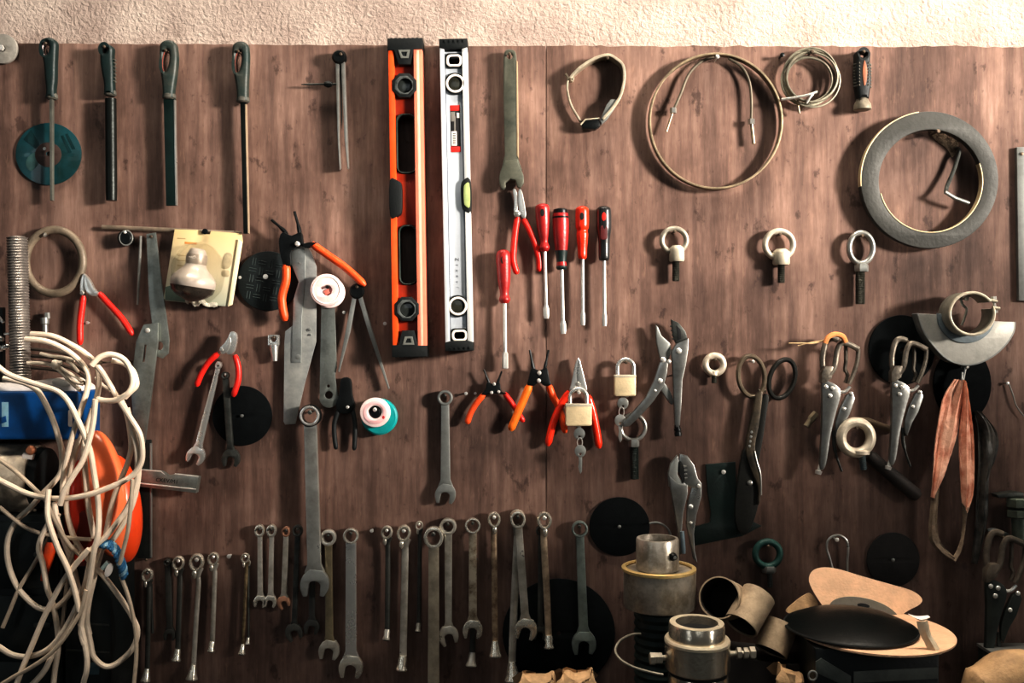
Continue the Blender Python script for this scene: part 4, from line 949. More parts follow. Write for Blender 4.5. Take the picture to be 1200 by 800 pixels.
# bulb in its blister pack
T = Thing('bulb_pack', 'cream card blister pack holding a white lamp bulb', 'package', 236, 270, 16)
cardm = bpy.data.materials.new('printed_card'); cardm.use_nodes = True
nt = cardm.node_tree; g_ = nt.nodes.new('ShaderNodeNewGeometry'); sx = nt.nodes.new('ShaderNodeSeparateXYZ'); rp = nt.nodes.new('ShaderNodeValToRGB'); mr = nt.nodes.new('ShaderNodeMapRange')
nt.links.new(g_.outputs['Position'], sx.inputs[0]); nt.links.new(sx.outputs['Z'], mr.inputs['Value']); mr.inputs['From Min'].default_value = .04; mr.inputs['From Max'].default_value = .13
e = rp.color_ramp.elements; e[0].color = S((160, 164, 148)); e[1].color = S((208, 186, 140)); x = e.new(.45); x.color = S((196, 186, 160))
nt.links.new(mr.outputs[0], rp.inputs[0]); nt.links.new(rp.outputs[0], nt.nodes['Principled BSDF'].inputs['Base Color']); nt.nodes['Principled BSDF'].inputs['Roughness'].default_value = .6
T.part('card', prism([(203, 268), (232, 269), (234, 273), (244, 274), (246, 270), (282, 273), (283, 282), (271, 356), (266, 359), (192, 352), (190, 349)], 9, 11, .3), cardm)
c = T.o.children[0]
T.part('card_side', prism([(278, 280), (283, 283), (271, 357), (266, 359)], 10.6, 13, .5), mat('pale_card_edge', (232, 220, 186), .5, 0, .15), c)
T.part('printed_line', prism([(215, 282.5), (229, 283.5), (229, 286), (215, 285)], 10.9, 11.3, .05), mat('orange_print', (226, 150, 84), .6, 0, .2), c)
for y in (278, 298, 304, 310): T.part('printed_line', prism([(206, y), (213 + y % 5, y + .6), (213 + y % 5, y + 1.5), (206, y + .9)], 10.9, 11.2, .05), mat('grey_print', (168, 146, 104), .6, 0, .2), c)
T.part('picture_patch', prism(smooth([(262, 297), (270, 297), (271, 306), (266, 314), (258, 313)], 3, True), 10.9, 11.3, .05), mat('taupe_print', (176, 164, 136), .6, 0, .3), c)
T.part('picture_patch', prism(rrect(258, 316, 268, 324, 3), 10.9, 11.3, .05), MATS['taupe_print'], c)
T.part('dark_corner', prism([(192, 336), (206, 332), (222, 350), (222, 354), (192, 351)], 10.9, 11.4, .05), mat('teal_grey_print', (96, 112, 98), .5, 0, .3), c)
Pb = smooth([(0, 3), (.02, 8), (.12, 10.5), (.26, 11.5), (.3, 11), (.4, 14), (.5, 20), (.62, 25), (.75, 25), (.86, 21), (.95, 13), (1, 3)], 4)
b = T.part('bulb', lathe((238.5, 293, 37), (230, 351, 37), [(t, r) for t, r in Pb], 30), mat('frosted_bulb', (172, 162, 152), .35, 0, .1, 30, .01, coat=.3))
T.part('silver_bowl', lathe((232.1, 337, 37), (229.5, 354, 37), [(0, 25.4), (.35, 23.5), (.65, 17), (.9, 8), (1, 2)], 30), mat('smoky_bowl', (92, 84, 76), .25, .5, .5, 60), b)
T.part('bulb_collar', lathe((237.5, 300, 37), (236, 311, 37), [(0, 11.4), (.5, 12.2), (1, 11.6)], 28), mat('grey_collar', (164, 152, 138), .4, .3, .3), b)
film = bpy.data.materials.new('clear_film'); film.use_nodes = True; fb = film.node_tree.nodes['Principled BSDF']; fb.inputs['Transmission Weight'].default_value = 1; fb.inputs['Roughness'].default_value = .12; fb.inputs['IOR'].default_value = 1.08; fb.inputs['Alpha'].default_value = .28; fb.inputs['Base Color'].default_value = S((240, 236, 224)); fb.inputs['Coat Weight'].default_value = .5
fn = film.node_tree.nodes.new('ShaderNodeTexNoise'); fn.inputs['Scale'].default_value = 160; fbp = film.node_tree.nodes.new('ShaderNodeBump'); fbp.inputs['Strength'].default_value = .5; fbp.inputs['Distance'].default_value = .002
film.node_tree.links.new(fn.outputs['Fac'], fbp.inputs['Height']); film.node_tree.links.new(fbp.outputs['Normal'], fb.inputs['Normal'])
bl_ = ball(233, 320, 11.4, 30, 36, 55, 30, 16, .02); bl_.v = [(x, y, max(q, 11.4)) for x, y, q in bl_.v]
T.part('blister', bl_, film)
random.seed(5)
T.part('torn_film', tube(smooth([(218, 354, 13), (224, 350, 20), (229, 357, 16), (236, 353, 20), (243, 357, 15), (254, 357, 13)], 5), 2.6, 1.2, 8, wob=.4), mat('crinkled_film', (206, 200, 184), .25, 0, .4, 90, .2))
nail(240, 271, 15, 'dark nail in the slot of the bulb pack', 3.4, blackm)

# divider open, tape reels, blades
T = Thing('divider', 'open steel divider with spread legs left of the foot of the orange level', 'divider', 418, 342, 14)
T.part('pivot', lathe((418, 341, 4), (418, 341, 15), [(0, 8), (.7, 9), (1, 7)], 22), blackm)
T.part('leg', prism([(412, 348), (417, 349), (410, 388), (397, 436), (395.5, 435), (404, 390)], 6, 11, .7), grey)
T.part('leg', prism([(419, 349), (424, 347), (437, 390), (456, 455), (454.5, 456), (432, 392)], 6, 11, .7), grey)
nail(418, 336, 18, 'nail above the pivot of the open divider', 1.8, rust)
nail(403, 366, 7, 'small bright nail left of the open divider', 2)
nail(451, 379, 7, 'small bright nail just left of the orange level foot', 2.2)
nail(504, 376, 6, 'dull nail between the feet of the two spirit levels', 2, rust)

T = Thing('scraper', 'broad worn steel blade tapering to a point under the orange pliers', 'blade', 350, 286, 14)
T.part('blade', prism([[(341, 288), (347, 283.5), (356, 284), (364, 295), (370, 312), (369.5, 400), (356, 450), (345, 497), (333, 498), (331, 494), (332, 402), (333, 388), (342, 381), (343, 350), (349, 330), (341, 310)], circle(349, 286.5, 1.5, n=8)], 6, 9, .5), mat('worn_blade', (186, 186, 180), .36, .5, .3, 30, dark=(150, 152, 150)))
b = T.o.children[0]
T.part('back_plate', prism([(341, 288), (347, 284.5), (355, 285), (357, 300), (357, 330), (353, 370), (352, 425), (341, 425), (342, 381), (343, 350), (349, 330), (341, 310)], 8.8, 10.4, .5), mat('back_plate_grey', (150, 154, 152), .4, .5, .3, 40), b)
for x, y, r in ((348.5, 418, 3), (362, 386, 1.8), (350, 308, 1.3), (363, 392, 1.3)): T.part('spot', prism(circle(x, y, r, n=10), 8.8, 10.7, .2), grey, b)
nail(348, 285.5, 26, 'large nail at the top of the steel blade and the orange circlip pliers', 3)
T = Thing('gauge_strip', 'grey steel strip with round hole at its rounded foot, below the white reel', 'gauge', 383, 350, 12)
T.part('strip', prism([[(376, 345), (391, 345), (393, 400), (394, 430), (392, 440)] + circle(384.5, 467, 10.8, 11, 16, -.15, PI)[:] + [(374, 440)], circle(384.5, 463, 4.6, n=20), circle(384, 452.5, 1.8, n=10)], 5, 8, .5), gauge)
T = Thing('tape_reel', 'white reel with open centre hanging on top of the grey steel strip', 'reel', 382, 330, 24)
T.part('flange', prism([circle(382, 339.5, 19, n=40), circle(382.5, 340, 6, n=20)], 18, 22, 1.2), pinkw)
T.part('rear_flange', prism([circle(384, 342, 18.5, n=40), circle(382.5, 340, 6, n=20)], 9, 13, 1.2), pinkw)
T.part('core', lathe((383, 341, 9.5), (383, 341, 18), [(0, 14), (1, 14)], 30), pinkw)
T.part('raised_rim', torus(382, 339.5, 22, 16, 16, .7, n=36, m=6), white, T.o.children[0])
T.part('pink_tape_end', prism([(379, 341), (384, 338), (386, 343), (381, 346)], 18.5, 21, .3), mat('pink_tape', (222, 130, 116), .5, 0, .3))
nail(383.5, 336, 26, 'nail in the centre of the white reel', 2, blackm)
T = Thing('tape_reel', 'white and teal reel of tape hanging right of the black pliers', 'reel', 440, 470, 24)
teal = mat('teal_plastic', (22, 158, 158), .4, 0, .2, 50)
T.part('teal_case', lathe((443, 489, 3), (443, 489, 15), [(0, 20), (.2, 21.5), (.85, 21.5), (1, 19.5)], 36), teal)
T.part('white_flange', prism([circle(439, 483.5, 18, 17.5, 40), circle(439, 483, 7.6, n=24)], 15, 21, 1.4), pinkw)
T.part('pink_ring', prism([circle(439, 483.5, 14, 13.6, 36), circle(439, 483, 9.5, n=24)], 20.6, 21.5, .3), mat('pink_print', (230, 186, 186), .5, 0, .15), T.o.children[-1])
T.part('print_mark', prism(circle(449, 489, 1.6, 2, 10), 20.8, 21.8, .2), mat('red_print', (196, 60, 60), .5, 0, .2), T.o.children[1])
T.part('hub', lathe((439, 483, 12), (439, 483, 20), [(0, 7.4), (.8, 7.2), (1, 5.5)], 24), blackm)
nail(439, 480, 24, 'nail in the hub of the teal reel', 2.4)
T = Thing('drive_bit', 'small chrome socket bit hanging left of the steel blade', 'bit', 320, 393, 12)
T.part('square_head', prism([rrect(313.5, 392, 326.5, 405.5, 2), circle(320.5, 397, 3.2, n=16)], 4, 12, 1), chrome)
T.part('stem', lathe((320, 404, 8), (321, 423, 8), [(0, 5.6), (.3, 5), (1, 3.4)], 14), chrome)
nail(320.5, 395.5, 14, 'nail in the hole of the small chrome socket bit', 1.5, rust)

# ================================================================== wrenches in the middle
wrench('large combination wrench with thick ring, jaw end hanging over the wrench row', (363, 487), (368.5, 684), 13, 8.6, 15, 16, 16.5, steel, grey, 14, 7, 8, 'nail in the ring of the large combination wrench')
big_ = [o for o in COL.objects if o.name.startswith('combination_wrench')][-1]
re_ = [c for c in big_.children if c.name.startswith('ring_end')][0]; re_.data.materials[0] = blackm
ci_ = link('ring_liner', torus(363, 487, 23.2, 10.2, 10.2, 1.7, 1.4, 36, 8), chrome, kk(21), tuple(big_.location), big_); ci_.parent = re_
wrench('single combination wrench hanging alone right of the teal reel', (521.5, 466), (522, 579), 9, 5.8, 9.5, 11.5, 12, grey, None, 5, 6, 10, 'nail in the ring of the lone combination wrench')
wrench('chrome wrench with open jaw slanting down left from the side cutters', (255.5, 428), (229, 534), 4.5, 1.6, 5, 8, 10.5, chrome, None, 8, 6, 12, None, Rx=3.5)
nail(255, 425.5, 16, 'nail at the top of the slanting chrome wrench', 2.2)
wrench('dark wrench with open jaw hanging over the black disc on the left', (263.5, 440), (270, 537), 4.5, 1.8, 7, 7.5, 10.5, dsteel, None, 6, 6, 12, None)
nail(264, 438, 14, 'small nail at the top of the dark wrench over the black disc', 1.8)
# ================================================================== the lower wrench rows
ws = mat('wrench_steel', (206, 202, 192), .3, .6, .5, 45, .03, dark=(164, 158, 146))
wr = mat('wrench_ring_polish', (232, 226, 212), .25, .75, .35, 60)
wb = mat('wrench_bronze', (160, 142, 110), .4, .55, .5, 50, dark=(80, 66, 48))
wd = mat('wrench_black', (84, 84, 79), .4, .5, .4, 50)
# left group, seen edge-on
ring_spanner('edge-on ring spanner nearest the white cable, cut off at the bottom', (172, 674), (171.5, 799), 6.5, 6, wd, wr, nl='nail in the ring of the spanner nearest the cable', big=6, up=1)
solo('feeler_rod', 'thin dark rod hanging just right of the spanner nearest the cable', 'rod', tube([(177, 684, 5), (177.5, 715, 5), (178.5, 742, 5)], [1.4, 1.4, 1.9], n=8), dsteel, 6)
wrench('dark flat wrench, second from the left in the lower left row', (196, 659), (198.5, 744), 4.5, 2, 7, 7, 7, wd, None, 4, 5, 10, 'nail in the ring of the dark flat wrench')
ring_spanner('edge-on ring spanner, third from the left in the lower left row', (208.5, 660), (207.5, 775), 7, 6.5, wd, wr, nl='nail in the ring of the third spanner of the lower left row', big=5.5)
ring_spanner('largest edge-on ring spanner of the lower left row', (230, 659), (226, 797), 8.5, 6, ws, wr, nl='nail in the ring of the largest lower left spanner', big=7)
ring_spanner('medium edge-on ring spanner left of the bare nail in the lower left row', (249.5, 655), (248, 764), 6.5, 6, ws, wr, nl='nail in the ring of the spanner left of the bare nail', big=4.5)
nail(268, 652, 10, 'bare nail in the gap of the lower left wrench row', 2.6)
ring_spanner('thin edge-on ring spanner right of the bare nail in the lower left row', (287, 654), (284, 767), 5, 4.5, wb, wr, nl='nail in the ring of the thin spanner right of the bare nail', big=4.5)
ring_spanner('short thin spanner half hidden behind the thin edge-on spanner', (289.5, 660), (290.5, 755), 3.6, 3, wd, ws, d=3, big=3)
# middle group
wrench('small combination wrench, first of the three matching small ones', (304, 622), (304.5, 705), 7.5, 3.8, 5.2, 6, 7.5, ws, wr, 5, 5, 12, 'nail in the ring of the first small wrench', Rx=6)
wrench('small combination wrench, second of the three matching small ones', (318, 622), (316.5, 705), 7.5, 3.8, 5.2, 6, 7.5, ws, wr, 5, 5, 12, 'nail in the ring of the second small wrench', Rx=6)
wrench('small combination wrench with rusty jaw, third of the three small ones', (335, 623), (332, 706), 6, 3, 6, 6.5, 7.5, ws, mat('rusty_jaw', (170, 130, 106), .45, .4, .4), 5, 5, -25, 'nail in the ring of the rusty-jawed small wrench', Rx=5)
wrench('black-jawed wrench left of the large combination wrench jaw', (348.5, 622), (344, 741), 7, 3.8, 6, 6, 10, dsteel, wd, 5, 5, -20, 'nail in the ring of the black-jawed wrench', Rx=6)
wrench('short black wrench hidden behind the jaw of the large combination wrench', (365.5, 668), (365, 735), 6, 3, 7, 7, 9, wd, None, 4, 5, 10, None)
wrench('bronze-edged wrench with dark ring just right of the large combination wrench', (384.5, 630), (385.5, 762), 9.5, 5.6, 8.5, 9, 12, mat('bronze_wrench', (150, 138, 112), .4, .55, .4, 40), ws, 4, 6, 12, 'nail in the ring of the bronze-edged wrench')
wrench('bright wide combination wrench, fully visible, right of the bronze-edged wrench', (411, 628), (411, 782), 9.2, 6.4, 12, 13, 14, chrome, wr, 6, 6, 8, 'nail in the ring of the bright wide wrench')
nail(435.5, 622, 9, 'bare nail between the bright wide wrench and the thin dark spanner', 2.2)
ring_spanner('thin dark edge-on spanner right of the bare nail in the middle row', (453, 624), (453.5, 750), 6.5, 6, wd, ws, nl='nail in the ring of the thin dark spanner', big=4.6)
ring_spanner('grey edge-on ring spanner with chrome socket foot, middle row', (473, 625), (472, 786), 8, 8.5, ws, wr, nl='nail in the ring of the chrome-footed spanner', big=7)
ring_spanner('small slim ratchet spanner hanging behind the tall front wrench', (491, 616), (490.5, 740), 4.5, 5, wd, ws, d=3, nl='nail above the slim ratchet spanner', big=3.4)
wrench('tall front ring wrench running off the bottom of the photo', (508, 630), (508, 822), 13, 8.6, 12, 13.5, 8, mat('warm_wrench', (178, 168, 150), .38, .6, .4, 40), wr, 13, 7, 0, 'nail in the ring of the tall front wrench', jaw=False, Rx=11.5)
wrench('open-jawed wrench half behind the tall front wrench', (525, 617), (525.5, 745), 10, 6, 9, 8, 11.5, ws, ws, 4, 6, -14, 'nail in the ring of the wrench half behind the tall front one')
wrench('rusty combination wrench with a bright ring, in front of a socket foot', (554, 616), (554, 738), 9.2, 6.6, 9, 9.5, 11.5, mat('rusty_wrench', (186, 176, 158), .4, .55, .6, 90, dark=(110, 94, 76)), wr, 9, 5, 8, 'nail in the ring of the rusty combination wrench')
ring_spanner('socket spanner hanging behind the rusty combination wrench', (554, 650), (553.5, 781), 4.5, 7, wd, ws, d=2, big=6.5)
ring_spanner('rusty edge-on spanner with an oval ring and chrome socket foot', (579, 609), (580, 770), 7.5, 7, mat('rusty_spanner', (176, 156, 132), .4, .5, .6, 90, dark=(112, 92, 74)), wr, lean=-.2, nl='nail in the ring of the rusty edge-on spanner', big=7.5)
ring_spanner('long ring spanner leaning left and running off the bottom beside the open-jawed one', (606.5, 608), (600, 799), 9, 9, ws, wr, d=4, lean=-.3, big=9.5)
wrench('bright-ringed combination wrench whose jaw hangs right of the leaning ring spanner', (607, 609), (616.5, 738), 10.5, 7, 9, 9.5, 13, ws, wr, 13, 5, 18, 'nail in the ring of the bright-ringed wrench', Rx=9)
ring_spanner('edge-on ring spanner with chrome foot left of the lone greenish wrench', (638, 610), (643, 760), 8.5, 8, mat('warm_spanner', (196, 176, 152), .38, .55, .5, 80), wr, d=10, lean=-.3, nl='nail in the ring of the spanner left of the greenish wrench', big=6)
wrench('dull wrench half hidden behind the chrome-footed spanner', (634, 622), (633, 742), 6, 3, 6, 6.5, 8, wd, None, 2, 5, 10, None)
wrench('lone greenish combination wrench, rightmost of the wrench row', (679.5, 620), (684.5, 754), 9.6, 7, 9.5, 11, 14, mat('green_grey_wrench', (132, 142, 136), .42, .5, .4, 40), None, 5, 6, 6, 'nail in the ring of the rightmost wrench')

# ================================================================== chucks on the bench
cst = mat('chuck_steel', (196, 188, 176), .32, .5, .4, 50, dark=(140, 132, 118))
D = 112; by = bench_py(D)
T = Thing('chuck', 'tall stepped steel chuck with brass-coloured lip standing behind', 'chuck', 771, by, D)
T.part('collar', lathe((770.5, 666, D), (770.5, 630, D), [(0, 25), (.95, 25), (1, 24.2), (1, 21), (.3, 20)], 48, True, False), cst)
T.part('collar_bore', lathe((770.5, 650, D), (770.5, 646, D), [(0, 20.4), (1, 20.4)], 32), hole, T.o.children[0])
T.part('set_screw', lathe((784, 647, D + 19), (786.5, 647.5, D + 26), [(0, 4.6), (.6, 4.6), (.9, 3.2), (1, 3.2)], 16), blackm, T.o.children[0])
T.part('set_screw_socket', prism(circle(786.5, 647.5, 2.2, n=6), D + 25.5, D + 26.6, .2), grey, T.o.children[0].children[-1] if T.o.children[0].children else T.o.children[0])
T.part('brass_lip', lathe((772, 668, D), (772, 663.5, D), [(0, 40), (0, 42.5), (.2, 43.5), (.8, 43.5), (1, 42), (1, 38.5), (.6, 38), (0, 40)], 56, False, False), mat('brass_lip', (222, 196, 140), .35, .5, .2, 60))
T.part('drum', lathe((773, 710, D), (773, 667, D), [(0, 41), (.05, 42), (.85, 42.2), (1, 42.4)], 56), cst)
prof = []
for i in range(14): prof += [(i / 14, 30), ((i + .5) / 14, 28)]
T.part('threaded_base', lathe((773, by - 20, D), (773, 711, D), [(0, 30)] + prof + [(1, 36)], 40), mat('dark_green_thread', (24, 42, 38), .45, .3, .4))
T.part('foot', lathe((773, by, D), (773, by - 20, D), [(0, 38), (.9, 38), (1, 34)], 40), dsteel)
D = 195; by = bench_py(D)
T = Thing('chuck', 'shiny steel chuck with side bolts standing in front', 'chuck', 816, by, D)
T.part('top_ring', lathe((816.5, 748, D), (816.5, 729, D), [(0, 32.5), (.92, 32.6), (1, 31.8), (1, 24.5), (.2, 24)], 56, True, False), mat('polished_chuck', (226, 216, 198), .22, .85, .25, 40))
pc = MATS['polished_chuck']
T.part('top_bore', lathe((816.5, 742, D), (816.5, 738, D), [(0, 24.4), (1, 24.4)], 40), hole, T.o.children[0])
T.part('rim_face', lathe((816.5, 729.2, D), (816.5, 728.4, D), [(0, 24.6), (0, 31.6), (1, 31.2), (1, 24.6), (0, 24.6)], 56, False, False), mat('lit_rim_cream', (232, 220, 196), .3, .4, .15), T.o.children[0])  # cream colour paints overhead light onto the polished top face
T.part('rim', lathe((817, 752, D), (817, 747, D), [(0, 38), (.6, 38.2), (1, 37)], 56), mat('lit_rim_cream', (222, 206, 176), .3, .6, .15))
T.part('body', lathe((817, 783, D), (817, 750, D), [(0, 36.5), (.05, 37.6), (1, 37.8)], 56), pc)
T.part('groove', lathe((817.5, 789, D), (817.5, 783, D), [(0, 33), (1, 33)], 48), hole)
T.part('lower_body', lathe((818, by, D), (818, 788, D), [(0, 35), (.96, 35), (1, 34)], 56), pc)
for x0, x1 in ((780, 764), (853, 882)):
    s = 1 if x1 > x0 else -1
    b = T.part('side_bolt', lathe((x0 - s * 4, 764 + (2 if s > 0 else 6), D), (x1, 765.5 + (-1 if s > 0 else 6), D), [(0, 3.2), (1, 3.2)], 14), cream)
    for f in ((.35, .62) if s > 0 else (.25, .55)):
        xx = x0 + (x1 - x0) * f
        T.part('nut', lathe((xx, 765 + (0 if s > 0 else 6), D), (xx + s * 5.5, 765 + (0 if s > 0 else 6), D), [(0, 6), (.1, 6.8), (.9, 6.8), (1, 6)], 6), palem, b)
    T.part('bolt_head', lathe((x1 - s * 4, 765.5 + (-1 if s > 0 else 6), D), (x1 + s * 3, 765.5 + (-1 if s > 0 else 6), D), [(0, 6.6), (.1, 7.4), (.9, 7.4), (1, 6)], 6), palem, b)
solo('wire_hoop', 'bent grey wire hoop lying around the left of the front chuck', 'wire', tube(smooth([(755, 752, 165), (742, 752, 170), (728, 757, 178), (722, 765, 188), (728, 772, 200), (742, 776, 212), (760, 778, 222), (772, 779, 226)], 6), 1.7, n=8), mat('grey_rod', (130, 126, 114), .4, .5, .3), 195)
solo('bent_wire', 'short bent wire behind the tall chuck beside the black disc', 'wire', tube(smooth([(761, 613, 8), (770, 612, 8), (779, 616, 8), (785, 624, 8), (788, 640, 8)], 6), 1.3, n=8), grey, 8)

# cardboard tubes leaning in a heap
def card_tube(label, a, b, r, m=card):
    k = 120
    T = Thing('cardboard_tube', label, 'tube', b[0], b[1], k, 'cardboard tubes behind the chucks')
    T.part('wall', lathe(a, b, [(0, r - 1.6), (0, r), (1, r), (1, r - 1.6), (0, r - 1.6)], 40, False, False), m)
    ax = Vector(b) - Vector(a)
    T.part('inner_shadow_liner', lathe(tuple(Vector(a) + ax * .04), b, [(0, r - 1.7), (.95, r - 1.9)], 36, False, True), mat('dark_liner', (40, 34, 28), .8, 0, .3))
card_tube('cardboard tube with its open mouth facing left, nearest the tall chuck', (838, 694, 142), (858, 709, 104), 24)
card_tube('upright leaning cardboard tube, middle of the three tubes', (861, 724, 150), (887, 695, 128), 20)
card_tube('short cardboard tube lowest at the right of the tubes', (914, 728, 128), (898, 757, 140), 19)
T = Thing('crate', 'black wooden block under the cardboard tubes', 'block', 885, bench_py(125), 125)
T.part('block', prism([(846, 762), (930, 770), (930, bench_py(125)), (846, bench_py(125))], 82, 150, 1.5), benchm)

# ================================================================== stack of pads on the black boxes
D = 150; by = bench_py(D)
blk = mat('black_box_paint', (16, 22, 22), .45, 0, .3, 40)
T = Thing('toolbox', 'black box with grey edges under the pad stack', 'box', 1025, by, D)
T.part('case', prism([(937, 741.5), (1076, 741.5), (1077, by), (938, by)], 90, 205, 3), blk)
c = T.o.children[0]
T.part('grey_band', prism([(980, 767), (1074, 762), (1074, 775), (980, 780)], 204.5, 206, .4), mat('dull_grey_band', (104, 108, 102), .5, 0, .3), c)
T.part('bevelled_corner', prism([(938, 756), (944, 752), (977, 772), (977, 786), (938, 768)], 204, 206.5, .5), mat('dull_band_dark', (84, 90, 86), .5, 0, .3), c)
T.part('ring_handle', torus(934, 771, 207, 4.6, 5, 1.2, n=24, m=8), grey)
T = Thing('backing_pad', 'large flat peach disc lying at the bottom of the pad stack', 'disc', 1022, 741, D)
T.part('disc', tilt(lathe((1022, 741, D), (1022, 737, D), [(0, 88), (.3, 90), (.8, 90), (1, 88)], 64), 760, 0, 0, 0), peach)
T = Thing('black_pad', 'black domed rubber pad lying on the large peach disc', 'pad', 1000, 737, D)
T.part('dome', lathe((996, 737, D), (996, 714, D), [(0, 68), (.06, 73), (.16, 74), (.3, 70), (.6, 54), (.85, 32), (.97, 12), (1, 1)], 60), mat('black_pad_rubber', (8, 15, 14), .38, 0, .3, 60, spec=.35))
T.part('rolled_rim', tube([(996 + 74 * math.cos(a), 734, D + 74 * math.sin(a)) for a in [2 * PI * i / 60 for i in range(60)]], 1.6, n=8, closed=True), black, T.o.children[0])
def disc_sheet(outline, cx, cy, d, bend):
    """a curved leaning paper disc from its outline"""
    g = G(); rings = 8; n = len(outline)
    def dep(x, y): return d + bend[0] * (y - cy) + bend[1] * (x - cx) ** 2 / 100
    for sgn in (1, -1):
        for i in range(1, rings + 1):
            for x, y in outline:
                X, Y = cx + (x - cx) * i / rings, cy + (y - cy) * i / rings
                g.v.append((X, Y, dep(X, Y) + sgn * .8))
        g.v.append((cx, cy, dep(cx, cy) + sgn * .8))
    o = rings * n + 1
    for q in (0, o):
        for i in range(rings - 1):
            for j in range(n):
                k = (j + 1) % n
                g.f.append((q + i * n + j, q + i * n + k, q + (i + 1) * n + k, q + (i + 1) * n + j))
        for j in range(n): g.f.append((q + j, q + (j + 1) % n, q + o - 1))
    for j in range(n):
        k = (j + 1) % n; a = (rings - 1) * n
        g.f.append((a + j, a + k, o + a + k, o + a + j))
    return g
out = smooth([(952, 684), (958, 673), (972, 669), (990, 671), (1015, 678), (1045, 686), (1072, 694), (1082, 702), (1078, 708), (1062, 714), (1046, 722), (1030, 730), (1005, 734), (982, 728), (968, 715), (958, 700)], 4, True)
T = Thing('sanding_disc', 'curved peach disc with a grey centre leaning at the top of the pad stack', 'disc', 1012, 728, 82)
T.part('paper', disc_sheet(out, 1012, 704, 84, (.55, -.12)), peach)
gc = [(x, y) for x, y in circle(1010, 717, 40, 17, 40, rot=.18)]
g = disc_sheet(gc, 1010, 717, 84 + (717 - 704) * .55 + 1.2, (.55, -.12))
T.part('grey_centre', g, mat('grey_backing', (112, 106, 96), .7, 0, .2), T.o.children[0])
g = disc_sheet(circle(1009.5, 707.5, 7, 2.2, 16, rot=.1), 1009.5, 707.5, 84 + 3.5 * .55 + 2.6, (.55, -.12))
T.part('slot', g, hole, T.o.children[0])
T = Thing('backing_pad', 'grey-tan pad edge showing left behind the black domed pad', 'disc', 945, 715, 90)
T.part('disc', disc_sheet(smooth([(925, 720), (935, 711), (948, 703), (957, 701), (964, 712), (958, 722), (940, 724)], 4, True), 945, 713, 72, (.4, 0)), tan)
T = Thing('masking_label', 'white paper tag with a pale tail hanging over the front of the pad stack', 'tag', 1082, 722, 222)
T.part('strip', sheet([(1074, 728), (1077, 740), (1084, 754), (1089, 765)], [(1087, 726), (1091, 742), (1098, 754), (1104, 766)], 222, 1.2, .6, 4, 4), mat('tag_paper', (232, 216, 190), .6, 0, .25))
T.part('bow', sheet([(1064, 719), (1076, 722), (1088, 721)], [(1074, 725), (1082, 728), (1090, 723)], 221, 1.2, .5, 8, 4), white)

# ================================================================== right edge, lower corner
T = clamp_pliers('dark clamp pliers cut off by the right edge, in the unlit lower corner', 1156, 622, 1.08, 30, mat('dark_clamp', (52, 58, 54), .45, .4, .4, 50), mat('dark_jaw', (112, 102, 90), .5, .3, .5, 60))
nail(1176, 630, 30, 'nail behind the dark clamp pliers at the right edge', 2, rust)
T = Thing('pipe_fitting', 'dull grey-green pipe fitting at the right edge below the bent wire', 'fitting', 1192, 582, 24)
pf = mat('greenish_fitting', (104, 112, 100), .4, .45, .45, 60)
T.part('top_plate', prism([(1170, 580), (1192, 577), (1202, 578), (1202, 583), (1172, 584)], 4, 20, .8), dsteel)
T.part('nut', lathe((1196, 584, 16), (1196, 596, 16), [(0, 11), (.15, 13), (.85, 13), (1, 11)], 6), pf)
T.part('nut', lathe((1197, 597, 16), (1197, 608, 16), [(0, 10), (.15, 13), (.85, 13), (1, 10)], 6), pf)
T.part('pipe', lathe((1198, 608, 16), (1199, 634, 16), [(0, 8.5), (1, 8.5)], 20), pf)
T = Thing('wing_nut', 'small grey wing nut left of the pipe fitting', 'wing nut', 1173, 625, 16)
T.part('wings', prism(smooth([(1161, 621), (1170, 620), (1180, 624), (1186, 627), (1180, 629), (1176, 632), (1172, 628), (1163, 626)], 3, True), 6, 10, .8), grey)
T.part('hub', lathe((1173, 625, 0.5), (1173, 625, 12), [(0, 3.5), (1, 3)], 12), grey)
T = Thing('steel_tray', 'dark steel tray with a pale front edge in the lower right corner', 'tray', 1190, bench_py(60), 60)
T.part('side', prism([(1164, 766), (1240, 766), (1240, bench_py(60)), (1164, bench_py(60))], 20, 78, 1.5), mat('dark_tray', (32, 42, 39), .5, .2, .3))
T.part('edge', prism([(1163, 765), (1240, 765), (1240, 768.5), (1163, 768.5)], 19, 79, .6), grey, T.o.children[0])
def lump(name, label, cat, outline, d0, d1, m, g_=None):
    return solo(name, label, cat, prism(smooth(outline, 4, True), d0, d1, (d1 - d0) * .42), m, d1, g_, 80)
b = bench_py(150)
lump('leather_glove', 'tan leather glove lying in the bottom right corner', 'glove', [(1146, 803), (1160, 790), (1181, 775), (1198, 771), (1225, 774), (1240, 800), (1240, b), (1140, b)], 95, 150, tan)
lump('leather_scrap', 'flat tan scrap at the bottom edge left of the knobbly tan scrap', 'leather', [(612, 800), (616, 797.5), (640, 797), (652, 800), (655, b), (610, b)], 110, 150, tan)
lump('leather_scrap', 'knobbly tan scrap at the bottom edge below the rightmost wrench', 'leather', [(660, 799), (663, 794.5), (669, 794), (676, 797), (690, 794.5), (698, 797), (702, b), (656, b)], 105, 150, tan)
lump('leather_scrap', 'pointed tan scrap at the bottom edge left of the black toolbox', 'leather', [(917, 789), (924, 789.5), (937, 794), (948, 803), (948, b), (916, b)], 155, 192, tan)
